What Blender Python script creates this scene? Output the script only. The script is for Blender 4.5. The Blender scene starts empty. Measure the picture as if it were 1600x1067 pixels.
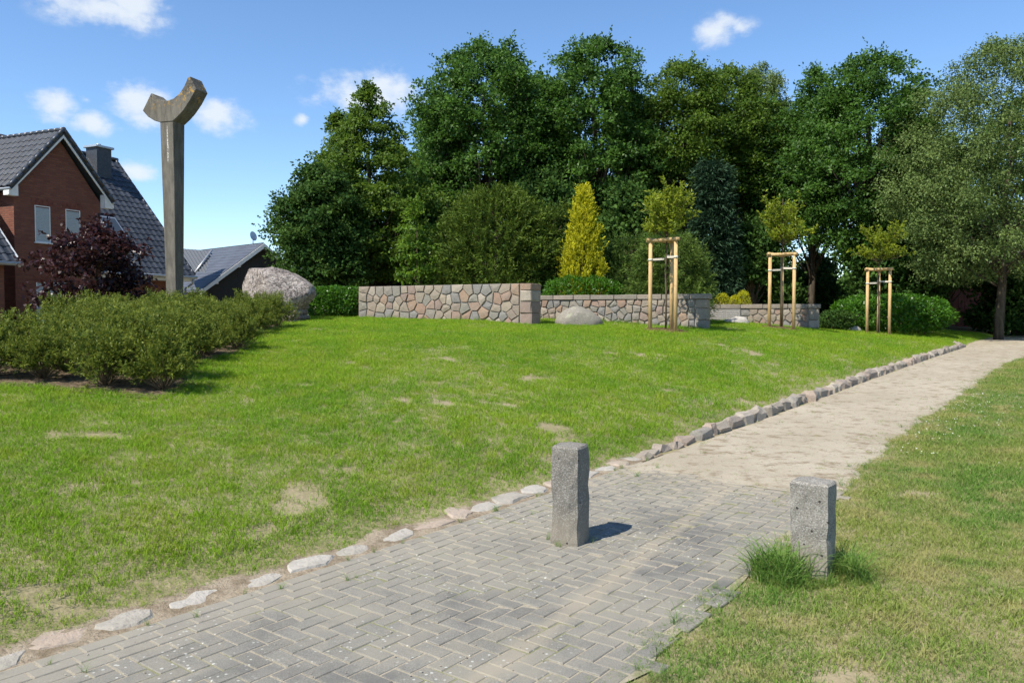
import bpy, bmesh, math, random
import numpy as np
from mathutils import Vector, Matrix, noise as mnoise

R = math.radians
scene = bpy.context.scene
COL = scene.collection

# ------------------------------------------------------------------ camera
FPX = 1244.0                      # focal length in pixels of the 1600 px photograph
EYE = 1.65
PITCH = R(1.98)
cam_d = bpy.data.cameras.new('camera')
cam_d.sensor_width = 36.0
cam_d.lens = 36.0 * FPX / 1600.0
cam_d.clip_start = 0.05
cam_d.clip_end = 5000
cam = bpy.data.objects.new('camera', cam_d)
COL.objects.link(cam)
cam.location = (0, 0, EYE)
cam.rotation_euler = (R(90) - PITCH, 0, 0)
scene.camera = cam

# ------------------------------------------------------------------ sun, sky
SUN_EL = R(53)
TO_SUN_H = Vector((-0.74, -0.67)).normalized()
to_sun = Vector((TO_SUN_H.x * math.cos(SUN_EL), TO_SUN_H.y * math.cos(SUN_EL), math.sin(SUN_EL)))
sun_d = bpy.data.lights.new('sun', 'SUN')
sun_d.energy = 5.0
sun_d.angle = R(0.53)
sun_d.color = (1.0, 0.935, 0.835)
sun = bpy.data.objects.new('sun', sun_d)
COL.objects.link(sun)
sun.rotation_euler = to_sun.to_track_quat('Z', 'Y').to_euler()
sun.location = (-20, -20, 40)

scene.view_settings.view_transform = 'Standard'
scene.view_settings.look = 'None'
scene.view_settings.exposure = 0.6
scene.view_settings.gamma = 1.0
scene.view_settings.use_curve_mapping = False
scene.cycles.max_bounces = 5
scene.cycles.use_adaptive_sampling = True
scene.cycles.adaptive_threshold = 0.02
scene.cycles.diffuse_bounces = 2
scene.cycles.glossy_bounces = 2
scene.cycles.transmission_bounces = 3


def px_dir(px, py):
    a = (px - 800.0) / FPX
    b = (533.5 - py) / FPX
    F = Vector((0, math.cos(PITCH), -math.sin(PITCH)))
    U = Vector((0, math.sin(PITCH), math.cos(PITCH)))
    return (F + Vector((a, 0, 0)) + U * b).normalized()


def at(px, py, d):
    v = px_dir(px, py)
    return Vector((0, 0, EYE)) + v * (d / v.y)


def build_world():
    w = bpy.data.worlds.new('World')
    scene.world = w
    w.use_nodes = True
    nt = w.node_tree
    nt.nodes.clear()
    N, L = nt.nodes.new, nt.links.new
    out = N('ShaderNodeOutputWorld')
    sky = N('ShaderNodeTexSky')
    sky.sky_type = 'NISHITA'
    sky.sun_disc = False
    sky.sun_elevation = SUN_EL
    sky.sun_rotation = math.atan2(TO_SUN_H.x, TO_SUN_H.y)
    sky.air_density = 0.8
    sky.dust_density = 0.05
    sky.ozone_density = 1.8
    bg = N('ShaderNodeBackground')
    bg.inputs['Strength'].default_value = 0.145
    hs = N('ShaderNodeHueSaturation')
    hs.inputs['Saturation'].default_value = 1.12
    L(sky.outputs[0], hs.inputs['Color'])
    L(hs.outputs[0], bg.inputs['Color'])
    # small fair-weather clouds, scattered round the whole sky
    tc = N('ShaderNodeTexCoord')
    sep = N('ShaderNodeSeparateXYZ')
    L(tc.outputs['Generated'], sep.inputs[0])

    def m(op, a, b=None):
        n = N('ShaderNodeMath')
        n.operation = op
        for i, v in enumerate((a, b)):
            if v is None:
                continue
            if isinstance(v, (int, float)):
                n.inputs[i].default_value = v
            else:
                L(v, n.inputs[i])
        return n.outputs[0]
    az = m('ARCTAN2', sep.outputs[0], sep.outputs[1])
    el = m('ARCSINE', sep.outputs[2])
    comb = N('ShaderNodeCombineXYZ')
    L(az, comb.inputs[0])
    L(el, comb.inputs[1])
    nz = N('ShaderNodeTexNoise')
    nz.inputs['Scale'].default_value = 38
    nz.inputs['Detail'].default_value = 8
    nz.inputs['Roughness'].default_value = 0.6
    mp = N('ShaderNodeMapping')
    mp.inputs['Scale'].default_value = (1, 1.5, 1)
    L(comb.outputs[0], mp.inputs[0])
    L(mp.outputs[0], nz.inputs['Vector'])
    nz2 = N('ShaderNodeTexNoise')
    nz2.inputs['Scale'].default_value = 16
    nz2.inputs['Detail'].default_value = 5
    L(comb.outputs[0], nz2.inputs['Vector'])
    blobs = [(165, 14, 85, 30, 1), (200, 4, 60, 26, 1), (85, 166, 32, 22, 1), (145, 193, 34, 19, .95),
             (135, 156, 18, 12, .5), (212, 160, 46, 28, 1), (230, 185, 45, 22, .75), (338, 184, 50, 28, 1),
             (212, 268, 38, 17, .95), (575, 148, 95, 32, 1), (600, 136, 46, 30, 1), (472, 188, 18, 13, .6),
             (1118, 50, 36, 24, .95), (1160, 44, 26, 16, .8), (1212, 126, 26, 18, .6)]
    dirs = []
    for px, py, hw, hh, s in blobs:
        v = px_dir(px, py)
        dirs.append((math.atan2(v.x, v.y), math.asin(v.z), hw / FPX, hh / FPX, s))
    rr = random.Random(5)
    for i in range(16):                        # the same kind of clouds in the rest of the sky
        a = rr.uniform(0.8, 2 * math.pi - 0.8)
        if a > math.pi:
            a -= 2 * math.pi
        dirs.append((a, rr.uniform(0.1, 0.5), rr.uniform(.03, .08), rr.uniform(.015, .03), 1))
    cur = None
    for a, e, hw, hh, s in dirs:
        sub = N('ShaderNodeVectorMath')
        sub.operation = 'SUBTRACT'
        L(comb.outputs[0], sub.inputs[0])
        sub.inputs[1].default_value = (a, e, 0)
        mul = N('ShaderNodeVectorMath')
        mul.operation = 'MULTIPLY'
        L(sub.outputs[0], mul.inputs[0])
        mul.inputs[1].default_value = (1 / hw, 1 / hh, 0)
        ln = N('ShaderNodeVectorMath')
        ln.operation = 'LENGTH'
        L(mul.outputs[0], ln.inputs[0])
        v = m('SUBTRACT', s, ln.outputs['Value'])
        cur = v if cur is None else m('MAXIMUM', cur, v)
    n1 = m('MULTIPLY', m('SUBTRACT', nz.outputs[0], 0.5), 1.7)
    n2 = m('MULTIPLY', m('SUBTRACT', nz2.outputs[0], 0.5), 1.5)
    tot = m('ADD', cur, m('ADD', n1, n2))
    mr = N('ShaderNodeMapRange')
    mr.interpolation_type = 'SMOOTHSTEP'
    L(tot, mr.inputs['Value'])
    mr.inputs['From Min'].default_value = -0.2
    mr.inputs['From Max'].default_value = 0.85
    mr.inputs['To Max'].default_value = 0.88
    # keep the noise from making clouds where there is no blob
    gate = N('ShaderNodeMapRange')
    gate.interpolation_type = 'SMOOTHSTEP'
    L(cur, gate.inputs['Value'])
    gate.inputs['From Min'].default_value = -0.55
    gate.inputs['From Max'].default_value = 0.15
    fac = m('MULTIPLY', mr.outputs[0], gate.outputs[0])
    bg2 = N('ShaderNodeBackground')
    bg2.inputs['Color'].default_value = (0.82, 0.88, 0.95, 1)
    bg2.inputs['Strength'].default_value = 0.70
    mix = N('ShaderNodeMixShader')
    L(fac, mix.inputs[0])
    L(bg.outputs[0], mix.inputs[1])
    L(bg2.outputs[0], mix.inputs[2])
    L(mix.outputs[0], out.inputs[0])


build_world()

# ------------------------------------------------------------------ object helpers


def link(o, parent=None):
    COL.objects.link(o)
    if parent is not None:
        o.parent = parent
    return o


def tag(o, label=None, cat=None, group=None, kind=None):
    if label:
        o['label'] = label
    if cat:
        o['category'] = cat
    if group:
        o['group'] = group
    if kind:
        o['kind'] = kind
    return o


def empty(name, loc=(0, 0, 0), rz=0.0, parent=None):
    o = bpy.data.objects.new(name, None)
    o.empty_display_size = 0.2
    o.location = loc
    o.rotation_euler = (0, 0, rz)
    return link(o, parent)


def mesh_obj(name, verts, faces, mat, parent=None, smooth=False, uvs=None):
    me = bpy.data.meshes.new(name)
    me.from_pydata([tuple(v) for v in verts], [], faces)
    if uvs is not None:
        uvl = me.uv_layers.new(name='UVMap')
        for lp in me.loops:
            uvl.data[lp.index].uv = uvs[lp.vertex_index]
    me.materials.append(mat)
    if smooth:
        me.polygons.foreach_set('use_smooth', [True] * len(me.polygons))
    me.update()
    return link(bpy.data.objects.new(name, me), parent)


def bm_obj(name, bm, mat, parent=None, smooth=False):
    bmesh.ops.recalc_face_normals(bm, faces=bm.faces[:])
    me = bpy.data.meshes.new(name)
    bm.to_mesh(me)
    bm.free()
    me.materials.append(mat)
    if smooth:
        me.polygons.foreach_set('use_smooth', [True] * len(me.polygons))
    return link(bpy.data.objects.new(name, me), parent)


def box_bm(bm, x0, x1, y0, y1, z0, z1):
    vs = [bm.verts.new(p) for p in ((x0, y0, z0), (x1, y0, z0), (x1, y1, z0), (x0, y1, z0),
                                    (x0, y0, z1), (x1, y0, z1), (x1, y1, z1), (x0, y1, z1))]
    for f in ((0, 3, 2, 1), (4, 5, 6, 7), (0, 1, 5, 4), (1, 2, 6, 5), (2, 3, 7, 6), (3, 0, 4, 7)):
        bm.faces.new([vs[i] for i in f])
    return vs


def box(name, mat, parent, x0, x1, y0, y1, z0, z1, bevel=0.0):
    bm = bmesh.new()
    box_bm(bm, x0, x1, y0, y1, z0, z1)
    if bevel:
        bmesh.ops.bevel(bm, geom=bm.edges[:], offset=bevel, segments=1, affect='EDGES')
    return bm_obj(name, bm, mat, parent)


def tube_geo(paths, sides=7):
    """paths: list of [(point, radius), ...] -> verts, faces of capped tapered tubes."""
    V, Fc = [], []
    for path in paths:
        n0 = len(V)
        k = len(path)
        for i, (p, r) in enumerate(path):
            p = Vector(p)
            a = Vector(path[max(i - 1, 0)][0])
            b = Vector(path[min(i + 1, k - 1)][0])
            d = (b - a)
            d = d.normalized() if d.length > 1e-6 else Vector((0, 0, 1))
            ref = Vector((1, 0, 0)) if abs(d.x) < 0.8 else Vector((0, 1, 0))
            u = d.cross(ref).normalized()
            w = d.cross(u)
            for j in range(sides):
                t = 2 * math.pi * j / sides
                V.append(p + (u * math.cos(t) + w * math.sin(t)) * r)
        for i in range(k - 1):
            for j in range(sides):
                a = n0 + i * sides + j
                b = n0 + i * sides + (j + 1) % sides
                Fc.append((a, b, b + sides, a + sides))
        Fc.append(tuple(n0 + j for j in range(sides))[::-1])
        Fc.append(tuple(n0 + (k - 1) * sides + j for j in range(sides)))
    return V, Fc


def tubes(name, paths, mat, parent=None, sides=7, smooth=True):
    V, Fc = tube_geo(paths, sides)
    return mesh_obj(name, V, Fc, mat, parent, smooth)


# ------------------------------------------------------------------ materials
class NT:
    def __init__(self, name):
        self.mat = bpy.data.materials.new(name)
        self.mat.use_nodes = True
        self.nt = self.mat.node_tree
        self.nt.nodes.clear()
        self.out = self.nt.nodes.new('ShaderNodeOutputMaterial')

    def n(self, typ, **kw):
        nd = self.nt.nodes.new(typ)
        for k, v in kw.items():
            setattr(nd, k, v)
        return nd

    def l(self, a, b):
        self.nt.links.new(a, b)

    def setin(self, sock, v):
        if hasattr(v, 'is_linked') or hasattr(v, 'links'):
            self.l(v, sock)
        elif isinstance(v, (tuple, list)) and len(v) == 3 and sock.type == 'RGBA':
            sock.default_value = (*v, 1)
        else:
            sock.default_value = v

    def math(self, op, a, b=0.0, clamp=False):
        nd = self.n('ShaderNodeMath', operation=op)
        nd.use_clamp = clamp
        self.setin(nd.inputs[0], a)
        self.setin(nd.inputs[1], b)
        return nd.outputs[0]

    def noise(self, vec, scale, detail=4, rough=0.55, out=0, dist=0.0):
        nd = self.n('ShaderNodeTexNoise')
        if vec is not None:
            self.l(vec, nd.inputs['Vector'])
        nd.inputs['Scale'].default_value = scale
        nd.inputs['Detail'].default_value = detail
        nd.inputs['Roughness'].default_value = rough
        nd.inputs['Distortion'].default_value = dist
        return nd.outputs[out]

    def voro(self, vec, scale, out='Distance', feature='F1'):
        nd = self.n('ShaderNodeTexVoronoi', feature=feature)
        if vec is not None:
            self.l(vec, nd.inputs['Vector'])
        nd.inputs['Scale'].default_value = scale
        return nd.outputs[out]

    def ramp(self, fac, stops, interp='LINEAR'):
        nd = self.n('ShaderNodeValToRGB')
        cr = nd.color_ramp
        cr.interpolation = interp
        while len(cr.elements) < len(stops):
            cr.elements.new(0.5)
        for e, (p, c) in zip(cr.elements, stops):
            e.position = p
            e.color = (*c, 1) if len(c) == 3 else c
        self.l(fac, nd.inputs[0])
        return nd.outputs[0]

    def step(self, fac, a, b, lo=0.0, hi=1.0):
        nd = self.n('ShaderNodeMapRange', interpolation_type='SMOOTHSTEP')
        self.l(fac, nd.inputs['Value'])
        nd.inputs['From Min'].default_value = a
        nd.inputs['From Max'].default_value = b
        nd.inputs['To Min'].default_value = lo
        nd.inputs['To Max'].default_value = hi
        return nd.outputs[0]

    def mix(self, fac, a, b, mode='MIX'):
        nd = self.n('ShaderNodeMix', data_type='RGBA', blend_type=mode)
        self.setin(nd.inputs[0], fac)
        self.setin(nd.inputs[6], a)
        self.setin(nd.inputs[7], b)
        return nd.outputs[2]

    def bump(self, h, strength=0.5, dist=0.01):
        nd = self.n('ShaderNodeBump')
        nd.inputs['Strength'].default_value = strength
        nd.inputs['Distance'].default_value = dist
        self.l(h, nd.inputs['Height'])
        return nd.outputs[0]

    def principled(self, color, rough=0.8, normal=None, spec=0.3, metallic=0.0):
        p = self.n('ShaderNodeBsdfPrincipled')
        self.setin(p.inputs['Base Color'], color)
        self.setin(p.inputs['Roughness'], rough)
        self.setin(p.inputs['Specular IOR Level'], spec)
        self.setin(p.inputs['Metallic'], metallic)
        if normal is not None:
            self.l(normal, p.inputs['Normal'])
        return p.outputs[0]

    def done(self, shader):
        self.l(shader, self.out.inputs[0])
        return self.mat

    def pos(self):
        return self.n('ShaderNodeNewGeometry').outputs['Position']

    def obj(self):
        return self.n('ShaderNodeTexCoord').outputs['Object']

    def rand(self):
        """a random number per object and per loose piece"""
        a = self.n('ShaderNodeObjectInfo').outputs['Random']
        b = self.n('ShaderNodeNewGeometry').outputs['Random Per Island']
        return self.math('FRACT', self.math('ADD', self.math('MULTIPLY', a, 7.31), b))


def simple_mat(name, color, rough=0.7, spec=0.3, var=0.0, scale=20, metallic=0.0):
    t = NT(name)
    c = color
    if var:
        f = t.noise(t.obj(), scale, 5)
        c = t.mix(t.step(f, 0.3, 0.7), tuple(x * (1 - var) for x in color), tuple(min(1, x * (1 + var)) for x in color))
    return t.done(t.principled(c, rough, None, spec, metallic))


def foliage_mat(name, dark, light, trans=0.35, rough=0.5, spec=0.25, tcol=None):
    t = NT(name)
    at_ = t.n('ShaderNodeAttribute', attribute_name='tone')
    c = t.mix(at_.outputs['Fac'], dark, light)
    p = t.principled(c, rough, None, spec * .6)
    tr = t.n('ShaderNodeBsdfTranslucent')
    t.setin(tr.inputs['Color'], t.mix(0.5, c, tcol or tuple(min(1, x * 1.5) for x in light)))
    mx = t.n('ShaderNodeMixShader')
    mx.inputs[0].default_value = trans
    t.l(p, mx.inputs[1])
    t.l(tr.outputs[0], mx.inputs[2])
    return t.done(mx.outputs[0])


def bark_mat(name, c0, c1, scale=8):
    t = NT(name)
    mp = t.n('ShaderNodeMapping')
    mp.inputs['Scale'].default_value = (1, 1, 0.25)
    t.l(t.obj(), mp.inputs[0])
    f = t.noise(mp.outputs[0], scale, 6, 0.65)
    return t.done(t.principled(t.ramp(f, [(0.35, c0), (0.65, c1)]), 0.9, t.bump(f, 0.8, 0.02), 0.15))


# ------------------------------------------------------------------ terrain
P0 = Vector((-2.33, 3.63))
U2 = Vector((0.615, 0.7885))
N2 = Vector((-0.7885, 0.615))
ZT = [-400, -30, -6, 0, 1.5, 4.3, 7, 11, 15.7, 20, 25.6, 32, 45, 80, 800]
ZV = [-.3, -.25, -.02, 0, 0, .045, .1, .21, .36, .48, .6, .72, .85, .9, .9]


def smooth(a, b, x):
    t = min(1, max(0, (x - a) / (b - a)))
    return t * t * (3 - 2 * t)


def zp(t):
    return float(np.interp([t - 1.2, t - .6, t, t + .6, t + 1.2], ZT, ZV).mean())


def st(x, y):
    v = Vector((x, y)) - P0
    return v.dot(N2), v.dot(U2)


def xy(s, t):
    v = P0 + N2 * s + U2 * t
    return v.x, v.y


def base_st(s, t):
    z = zp(t)
    if s > 0:
        far = 1 - 0.38 * smooth(20, 27.5, t)
        r = 1.32 * (1 - math.exp(-s / 5.0)) * far * smooth(-.15, .75, s)
        r *= 1 - 0.62 * smooth(17, 28, s)
        r += 0.06 * smooth(6, 9, t) * (1 - smooth(25, 29, t)) * smooth(0.08, 0.2, s) * math.exp(-s / 5)
        z += r
    x, y = xy(s, t)
    z += 0.035 * mnoise.noise(Vector((x * .45, y * .45, 1.7))) * smooth(0, 1.2, abs(s + 1.2) - 1.2)
    return z


def gz(x, y):
    return base_st(*st(x, y))


def path_right(t):
    w = float(np.interp(t, [-6, 0, 1.5, 4.5, 8, 14, 20, 30], [-2.5, -2.45, -2.36, -2.25, -1.95, -1.85, -1.8, -2.2]))
    return w + 0.11 * mnoise.noise(Vector((t * 1.4, 3.3, 0))) + 0.07 * mnoise.noise(Vector((t * 4.1, 7.3, 0)))


PAVE_END = 5.75


def build_ground():
    def spread(lo, hi, step, far):
        a = list(np.arange(lo, hi + 1e-6, step))
        v, g = hi, step
        while v < far:
            g *= 1.5
            v += g
            a.append(v)
        v, g = lo, step
        while v > -far:
            g *= 1.5
            v -= g
            a.insert(0, v)
        return a
    ss = sorted(set([round(v, 3) for v in spread(-6, 20, .4, 1500)] + [-.05, 0, .08, .14, .2, .3]))
    tt = spread(-7, 40, .4, 1500)
    t = NT('lawn_soil')
    pos = t.pos()
    f = t.noise(pos, 1.1, 6, .6)
    g = t.noise(pos, 30, 4, .7)
    c = t.mix(t.step(f, .35, .65), (.19, .175, .085), (.29, .245, .155))
    c = t.mix(t.step(g, .45, .75), c, (.33, .27, .17))
    # leaf litter under the wood
    mat = t.done(t.principled(c, .95, t.bump(g, .8, .02), .1))
    V, Fc = [], []
    for s in ss:
        for tv in tt:
            x, y = xy(s, tv)
            V.append((x, y, base_st(s, tv)))
    n = len(tt)
    for i in range(len(ss) - 1):
        for j in range(n - 1):
            a = i * n + j
            Fc.append((a, a + 1, a + n + 1, a + n))
    o = mesh_obj('ground', V, Fc, mat, None, True)
    bpy.context.view_layer.update()
    me = o.data
    me.flip_normals() if me.polygons[0].normal.z < 0 else None
    tag(o, kind='structure')


build_ground()


def sand_mat():
    t = NT('path_sand')
    pos = t.pos()
    f = t.noise(pos, .9, 5, .6)
    g = t.noise(pos, 55, 4, .7)
    h = t.noise(pos, 5, 5, .65)
    c = t.mix(t.step(f, .3, .7), (.31, .27, .20), (.37, .325, .25))
    c = t.mix(t.step(h, .50, .68), c, (.205, .165, .11))
    h2 = t.noise(pos, 17, 5, .7)
    c = t.mix(t.math('MULTIPLY', t.step(h2, .58, .70), .65), c, (.13, .115, .07))
    c = t.mix(t.math('MULTIPLY', t.step(g, .56, .7), .7), c, (.14, .12, .085))
    c = t.mix(t.math('MULTIPLY', t.step(g, .42, .28), .5), c, (.44, .41, .35))
    hh = t.math('ADD', t.math('MULTIPLY', g, .4), h)
    return t.done(t.principled(c, .95, t.bump(hh, .7, .02), .1))


M_SAND = sand_mat()


def build_path():
    tt = list(np.arange(5.1, 34, .1))
    V, Fc = [], []
    k = 21
    for t in tt:
        l = 0.04 if t < 26.5 else 0.04 + (t - 26.5) * 0.12
        r = path_right(t)
        for i in range(k):
            s = l + (r - l) * i / (k - 1)
            tq = t
            if t == tt[0]:
                tq = 5.55 + .35 * mnoise.noise(Vector((s * 2.2, .3, 0))) + .2 * mnoise.noise(Vector((s * 7, 1.3, 0)))
            elif t < 6.2:
                tq = max(t, 5.8 + (t - 5.1) * .3)
            x, y = xy(s, tq)
            d = .017 + .009 * mnoise.noise(Vector((x * 1.7, y * 1.7, 4))) + .006 * mnoise.noise(Vector((x * 6, y * 6, 9)))
            if i in (0, k - 1):
                d = -.01
            if t == tt[0]:
                d = .0135
            V.append((x, y, base_st(min(s, -.001), tq) + d))
    for j in range(len(tt) - 1):
        for i in range(k - 1):
            a = j * k + i
            Fc.append((a, a + k, a + k + 1, a + 1))
    o = mesh_obj('path', V, Fc, M_SAND, None, True)
    tag(o, kind='structure')


build_path()

# ------------------------------------------------------------------ block paving


def paver_mat():
    t = NT('grey_paver')
    pos = t.pos()
    r = t.rand()
    base = t.ramp(r, [(0, (.165, .156, .13)), (.3, (.19, .181, .152)), (.6, (.215, .203, .167)), (.85, (.178, .17, .148)), (1, (.205, .19, .152))])
    g = t.noise(pos, 160, 3, .7)
    c = t.mix(t.step(g, .35, .7), t.mix(.35, base, (.07, .07, .065)), t.mix(.25, base, (.42, .40, .35)))
    # sand worn into the surface
    big = t.noise(pos, 1.3, 5, .65)
    c = t.mix(t.math('MULTIPLY', t.step(big, .42, .62), .55), c, (.27, .25, .20))
    c = t.mix(t.math('MULTIPLY', t.step(big, .47, .32), .6), c, (.105, .105, .10))
    # sand trodden onto the paving: a wandering streak and a dusting towards the sandy path
    sp = t.n('ShaderNodeSeparateXYZ')
    t.l(pos, sp.inputs[0])
    tx = t.math('ADD', t.math('MULTIPLY', t.math('ADD', sp.outputs[0], 2.33), .615), t.math('MULTIPLY', t.math('SUBTRACT', sp.outputs[1], 3.63), .7885))
    sx = t.math('ADD', t.math('MULTIPLY', t.math('ADD', sp.outputs[0], 2.33), -.7885), t.math('MULTIPLY', t.math('SUBTRACT', sp.outputs[1], 3.63), .615))
    med = t.noise(pos, 5, 5, .65)
    ctr = t.math('SUBTRACT', sx, t.math('ADD', -1.99, t.math('MULTIPLY', tx, .145)))
    ctr = t.math('ABSOLUTE', t.math('ADD', ctr, t.math('MULTIPLY', t.math('SUBTRACT', med, .5), .12)))
    c = t.mix(t.math('MULTIPLY', t.step(ctr, .11, .02), .42), c, (.33, .285, .21))
    dust = t.math('ADD', tx, t.math('MULTIPLY', t.math('SUBTRACT', med, .5), 3.5))
    c = t.mix(t.math('MULTIPLY', t.step(dust, 4.3, 6.2), .75), c, (.29, .255, .195))
    brd = t.math('ADD', sx, t.math('MULTIPLY', t.math('SUBTRACT', med, .5), .5))
    c = t.mix(t.math('MULTIPLY', t.step(brd, -.5, -.2), .55), c, (.28, .255, .205))
    # pale lichen dots, in colonies
    dots = t.voro(pos, 26)
    col = t.noise(pos, 1.0, 3, .6)
    sz = t.noise(pos, 40, 2)
    dm = t.math('MULTIPLY', t.step(t.math('ADD', dots, t.math('MULTIPLY', sz, .28)), .36, .27), t.step(col, .47, .57))
    c = t.mix(t.math('MULTIPLY', dm, .8), c, (.46, .46, .41))
    return t.done(t.principled(c, .9, t.bump(g, .6, .004), .2))


def build_paving():
    mat = paver_mat()
    pv = empty('pavement', (0, 0, 0))
    tag(pv, kind='structure')
    # bedding sand that shows in the joints
    t = NT('joint_sand')
    pos = t.pos()
    g = t.noise(pos, 60, 4, .7)
    b = t.noise(pos, 2.0, 4, .6)
    c = t.mix(t.step(g, .3, .7), (.24, .21, .155), (.36, .32, .245))
    c = t.mix(t.math('MULTIPLY', t.step(b, .50, .6), .65), c, (.13, .15, .05))
    bedm = t.done(t.principled(c, .95, t.bump(g, .6, .01), .1))
    V, Fc = [], []
    tt = list(np.arange(-4.0, 6.2, .2))
    k = 9
    for tv in tt:
        for i in range(k):
            s = -.0 + (path_right(tv) + .04) * i / (k - 1)
            x, y = xy(s, tv)
            V.append((x, y, base_st(min(s, -.001), tv) + .0095))
    for j in range(len(tt) - 1):
        for i in range(k - 1):
            a = j * k + i
            Fc.append((a, a + k, a + k + 1, a + 1))
    mesh_obj('bedding', V, Fc, bedm, pv, True)

    def paver_mesh(l, w):
        bm = bmesh.new()
        b, d, z = .004, .005, .0
        x, y = l / 2, w / 2
        ring0 = [bm.verts.new((sx * x, sy * y, -.05)) for sx, sy in ((-1, -1), (1, -1), (1, 1), (-1, 1))]
        ring1 = [bm.verts.new((sx * x, sy * y, -d)) for sx, sy in ((-1, -1), (1, -1), (1, 1), (-1, 1))]
        ring2 = [bm.verts.new((sx * (x - b), sy * (y - b), z)) for sx, sy in ((-1, -1), (1, -1), (1, 1), (-1, 1))]
        for q in range(4):
            e = (q + 1) % 4
            bm.faces.new((ring0[q], ring0[e], ring1[e], ring1[q]))
            bm.faces.new((ring1[q], ring1[e], ring2[e], ring2[q]))
        bm.faces.new(ring2)
        me = bpy.data.meshes.new('paver')
        bm.normal_update()
        bm.to_mesh(me)
        bm.free()
        me.materials.append(mat)
        return me
    J = .007
    me_full = paver_mesh(.2 - J, .1 - J)
    me_half = paver_mesh(.1 - J, .1 - J)
    rng = random.Random(11)
    items = []
    # three courses along the left edge
    for c in range(3):
        off = .1 * (c % 2) + .03 * c
        for q in range(-22, 30):
            items.append((-.055 - .1 * c, q * .2 + off, 0.0))
    # herringbone field
    for i in range(-60, 90):
        for j in range(-60, 60):
            # unit cell of 90 degree herringbone in .1 m squares
            m_ = (i - j) % 4
            if m_ == 0:
                if j >= 0:
                    items.append((-.31 - (j + .5) * .1, (i + 1) * .1, 0.0))
            elif m_ == 3:
                if j >= 0:
                    items.append((-.31 - (j + 1) * .1, (i + .5) * .1, math.pi / 2))
                elif j == -1:
                    items.append((-.36, (i + .5) * .1, 9.0))
    ang0 = math.atan2(U2.y, U2.x)
    keep = []
    for s, tv, a in items:
        lo = path_right(tv) + .08 * rng.random()
        if s < lo or s > -.02 or tv < -3.6 or tv > PAVE_END + .25:
            continue
        x, y = xy(s, tv)
        # skip what lies under the bollard foot or outside the picture
        if y < 1.0:
            continue
        px = 800 + FPX * x / y
        py = 490.5 + FPX * (EYE - base_st(min(s, -.001), tv)) / y
        if px < -700 or px > 2200 or py > 1500:
            continue
        outside = px < -60 or px > 1660 or py > 1110
        keep.append((outside, y, s, tv, a, x, y))
    keep.sort()
    V, Fc = [], []
    for q, (_, _d, s, tv, a, x, y) in enumerate(keep):
        z = base_st(min(s, -.001), tv) + .0135 + rng.uniform(-.002, .002)
        sl = (zp(tv + .3) - zp(tv - .3)) / .6
        rot = Matrix.Rotation(ang0 + (0 if a > 5 else a) + rng.uniform(-.012, .012), 4, 'Z')
        tilt = Matrix.Rotation(rng.uniform(-.012, .012), 4, 'X') @ Matrix.Rotation(rng.uniform(-.012, .012), 4, 'Y')
        ax = Vector((-U2.y, U2.x, 0))
        mt = Matrix.Translation((x, y, z)) @ Matrix.Rotation(-sl, 4, -ax) @ rot @ tilt
        me = me_half if a > 5 else me_full
        if q < 300:
            o = link(bpy.data.objects.new('paver', me), pv)
            o.matrix_local = mt
        else:
            n0 = len(V)
            V += [mt @ v.co for v in me.vertices]
            Fc += [tuple(n0 + i for i in p.vertices) for p in me.polygons]
    o = mesh_obj('far_pavers', V, Fc, mat, pv)
    tag(o, kind='stuff')


build_paving()

# ------------------------------------------------------------------ stone materials


def granite_mat(name, palette, speck=.5, scale=60, bump=.5, lichen=0.0):
    t = NT(name)
    o = t.obj()
    r = t.rand()
    k = len(palette)
    base = t.ramp(r, [(i / k, c) for i, c in enumerate(palette)], 'CONSTANT')
    g = t.noise(o, scale, 3, .75)
    f = t.noise(o, scale * .12, 5, .6)
    c = t.mix(t.math('MULTIPLY', t.step(g, .45, .3), speck), base, (.07, .065, .06))
    c = t.mix(t.math('MULTIPLY', t.step(g, .55, .7), speck), c, (.42, .40, .37))
    c = t.mix(t.math('MULTIPLY', t.step(f, .45, .75), .45), c, (.16, .15, .12))
    if lichen:
        q = t.noise(o, 5, 5, .7)
        c = t.mix(t.math('MULTIPLY', t.step(q, .56, .66), lichen), c, (.35, .36, .22))
    h = t.math('ADD', t.math('MULTIPLY', g, .25), f)
    return t.done(t.principled(c, .88, t.bump(h, bump, .03), .25))


STONES_OLD = [(.35, .31, .27), (.40, .28, .24), (.30, .30, .29), (.26, .28, .30), (.38, .26, .20), (.43, .39, .33),
          (.33, .25, .23), (.29, .30, .27), (.42, .29, .22), (.48, .45, .40), (.31, .27, .24), (.38, .34, .29), (.24, .26, .28)]
STONES = [(0.260, 0.212, 0.161), (0.282, 0.198, 0.149), (0.229, 0.205, 0.167), (0.206, 0.198, 0.176), (0.275, 0.183, 0.130), (0.298, 0.251, 0.186),
          (0.244, 0.180, 0.145), (0.214, 0.201, 0.164), (0.290, 0.201, 0.139), (0.329, 0.282, 0.223), (0.229, 0.187, 0.145), (0.271, 0.225, 0.170), (0.191, 0.183, 0.167), (0.252, 0.212, 0.161)]
M_WALL = granite_mat('wall_stone', STONES, .45, 35)
M_COPE = granite_mat('coping_stone', [(0.236, 0.205, 0.161), (0.260, 0.219, 0.174), (0.214, 0.190, 0.155)], .5, 40, .7)
M_KERB = granite_mat('kerb_stone', [(.27, .235, .185), (.29, .23, .18), (.235, .215, .18), (.33, .29, .235), (.25, .21, .17)], .5, 45, .8)
M_FLAT = granite_mat('flat_edging_stone', [(.36, .335, .29), (.33, .265, .205), (.34, .315, .27), (.31, .285, .24), (.35, .285, .225), (.40, .375, .335)], .35, 40, .8)


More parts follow.
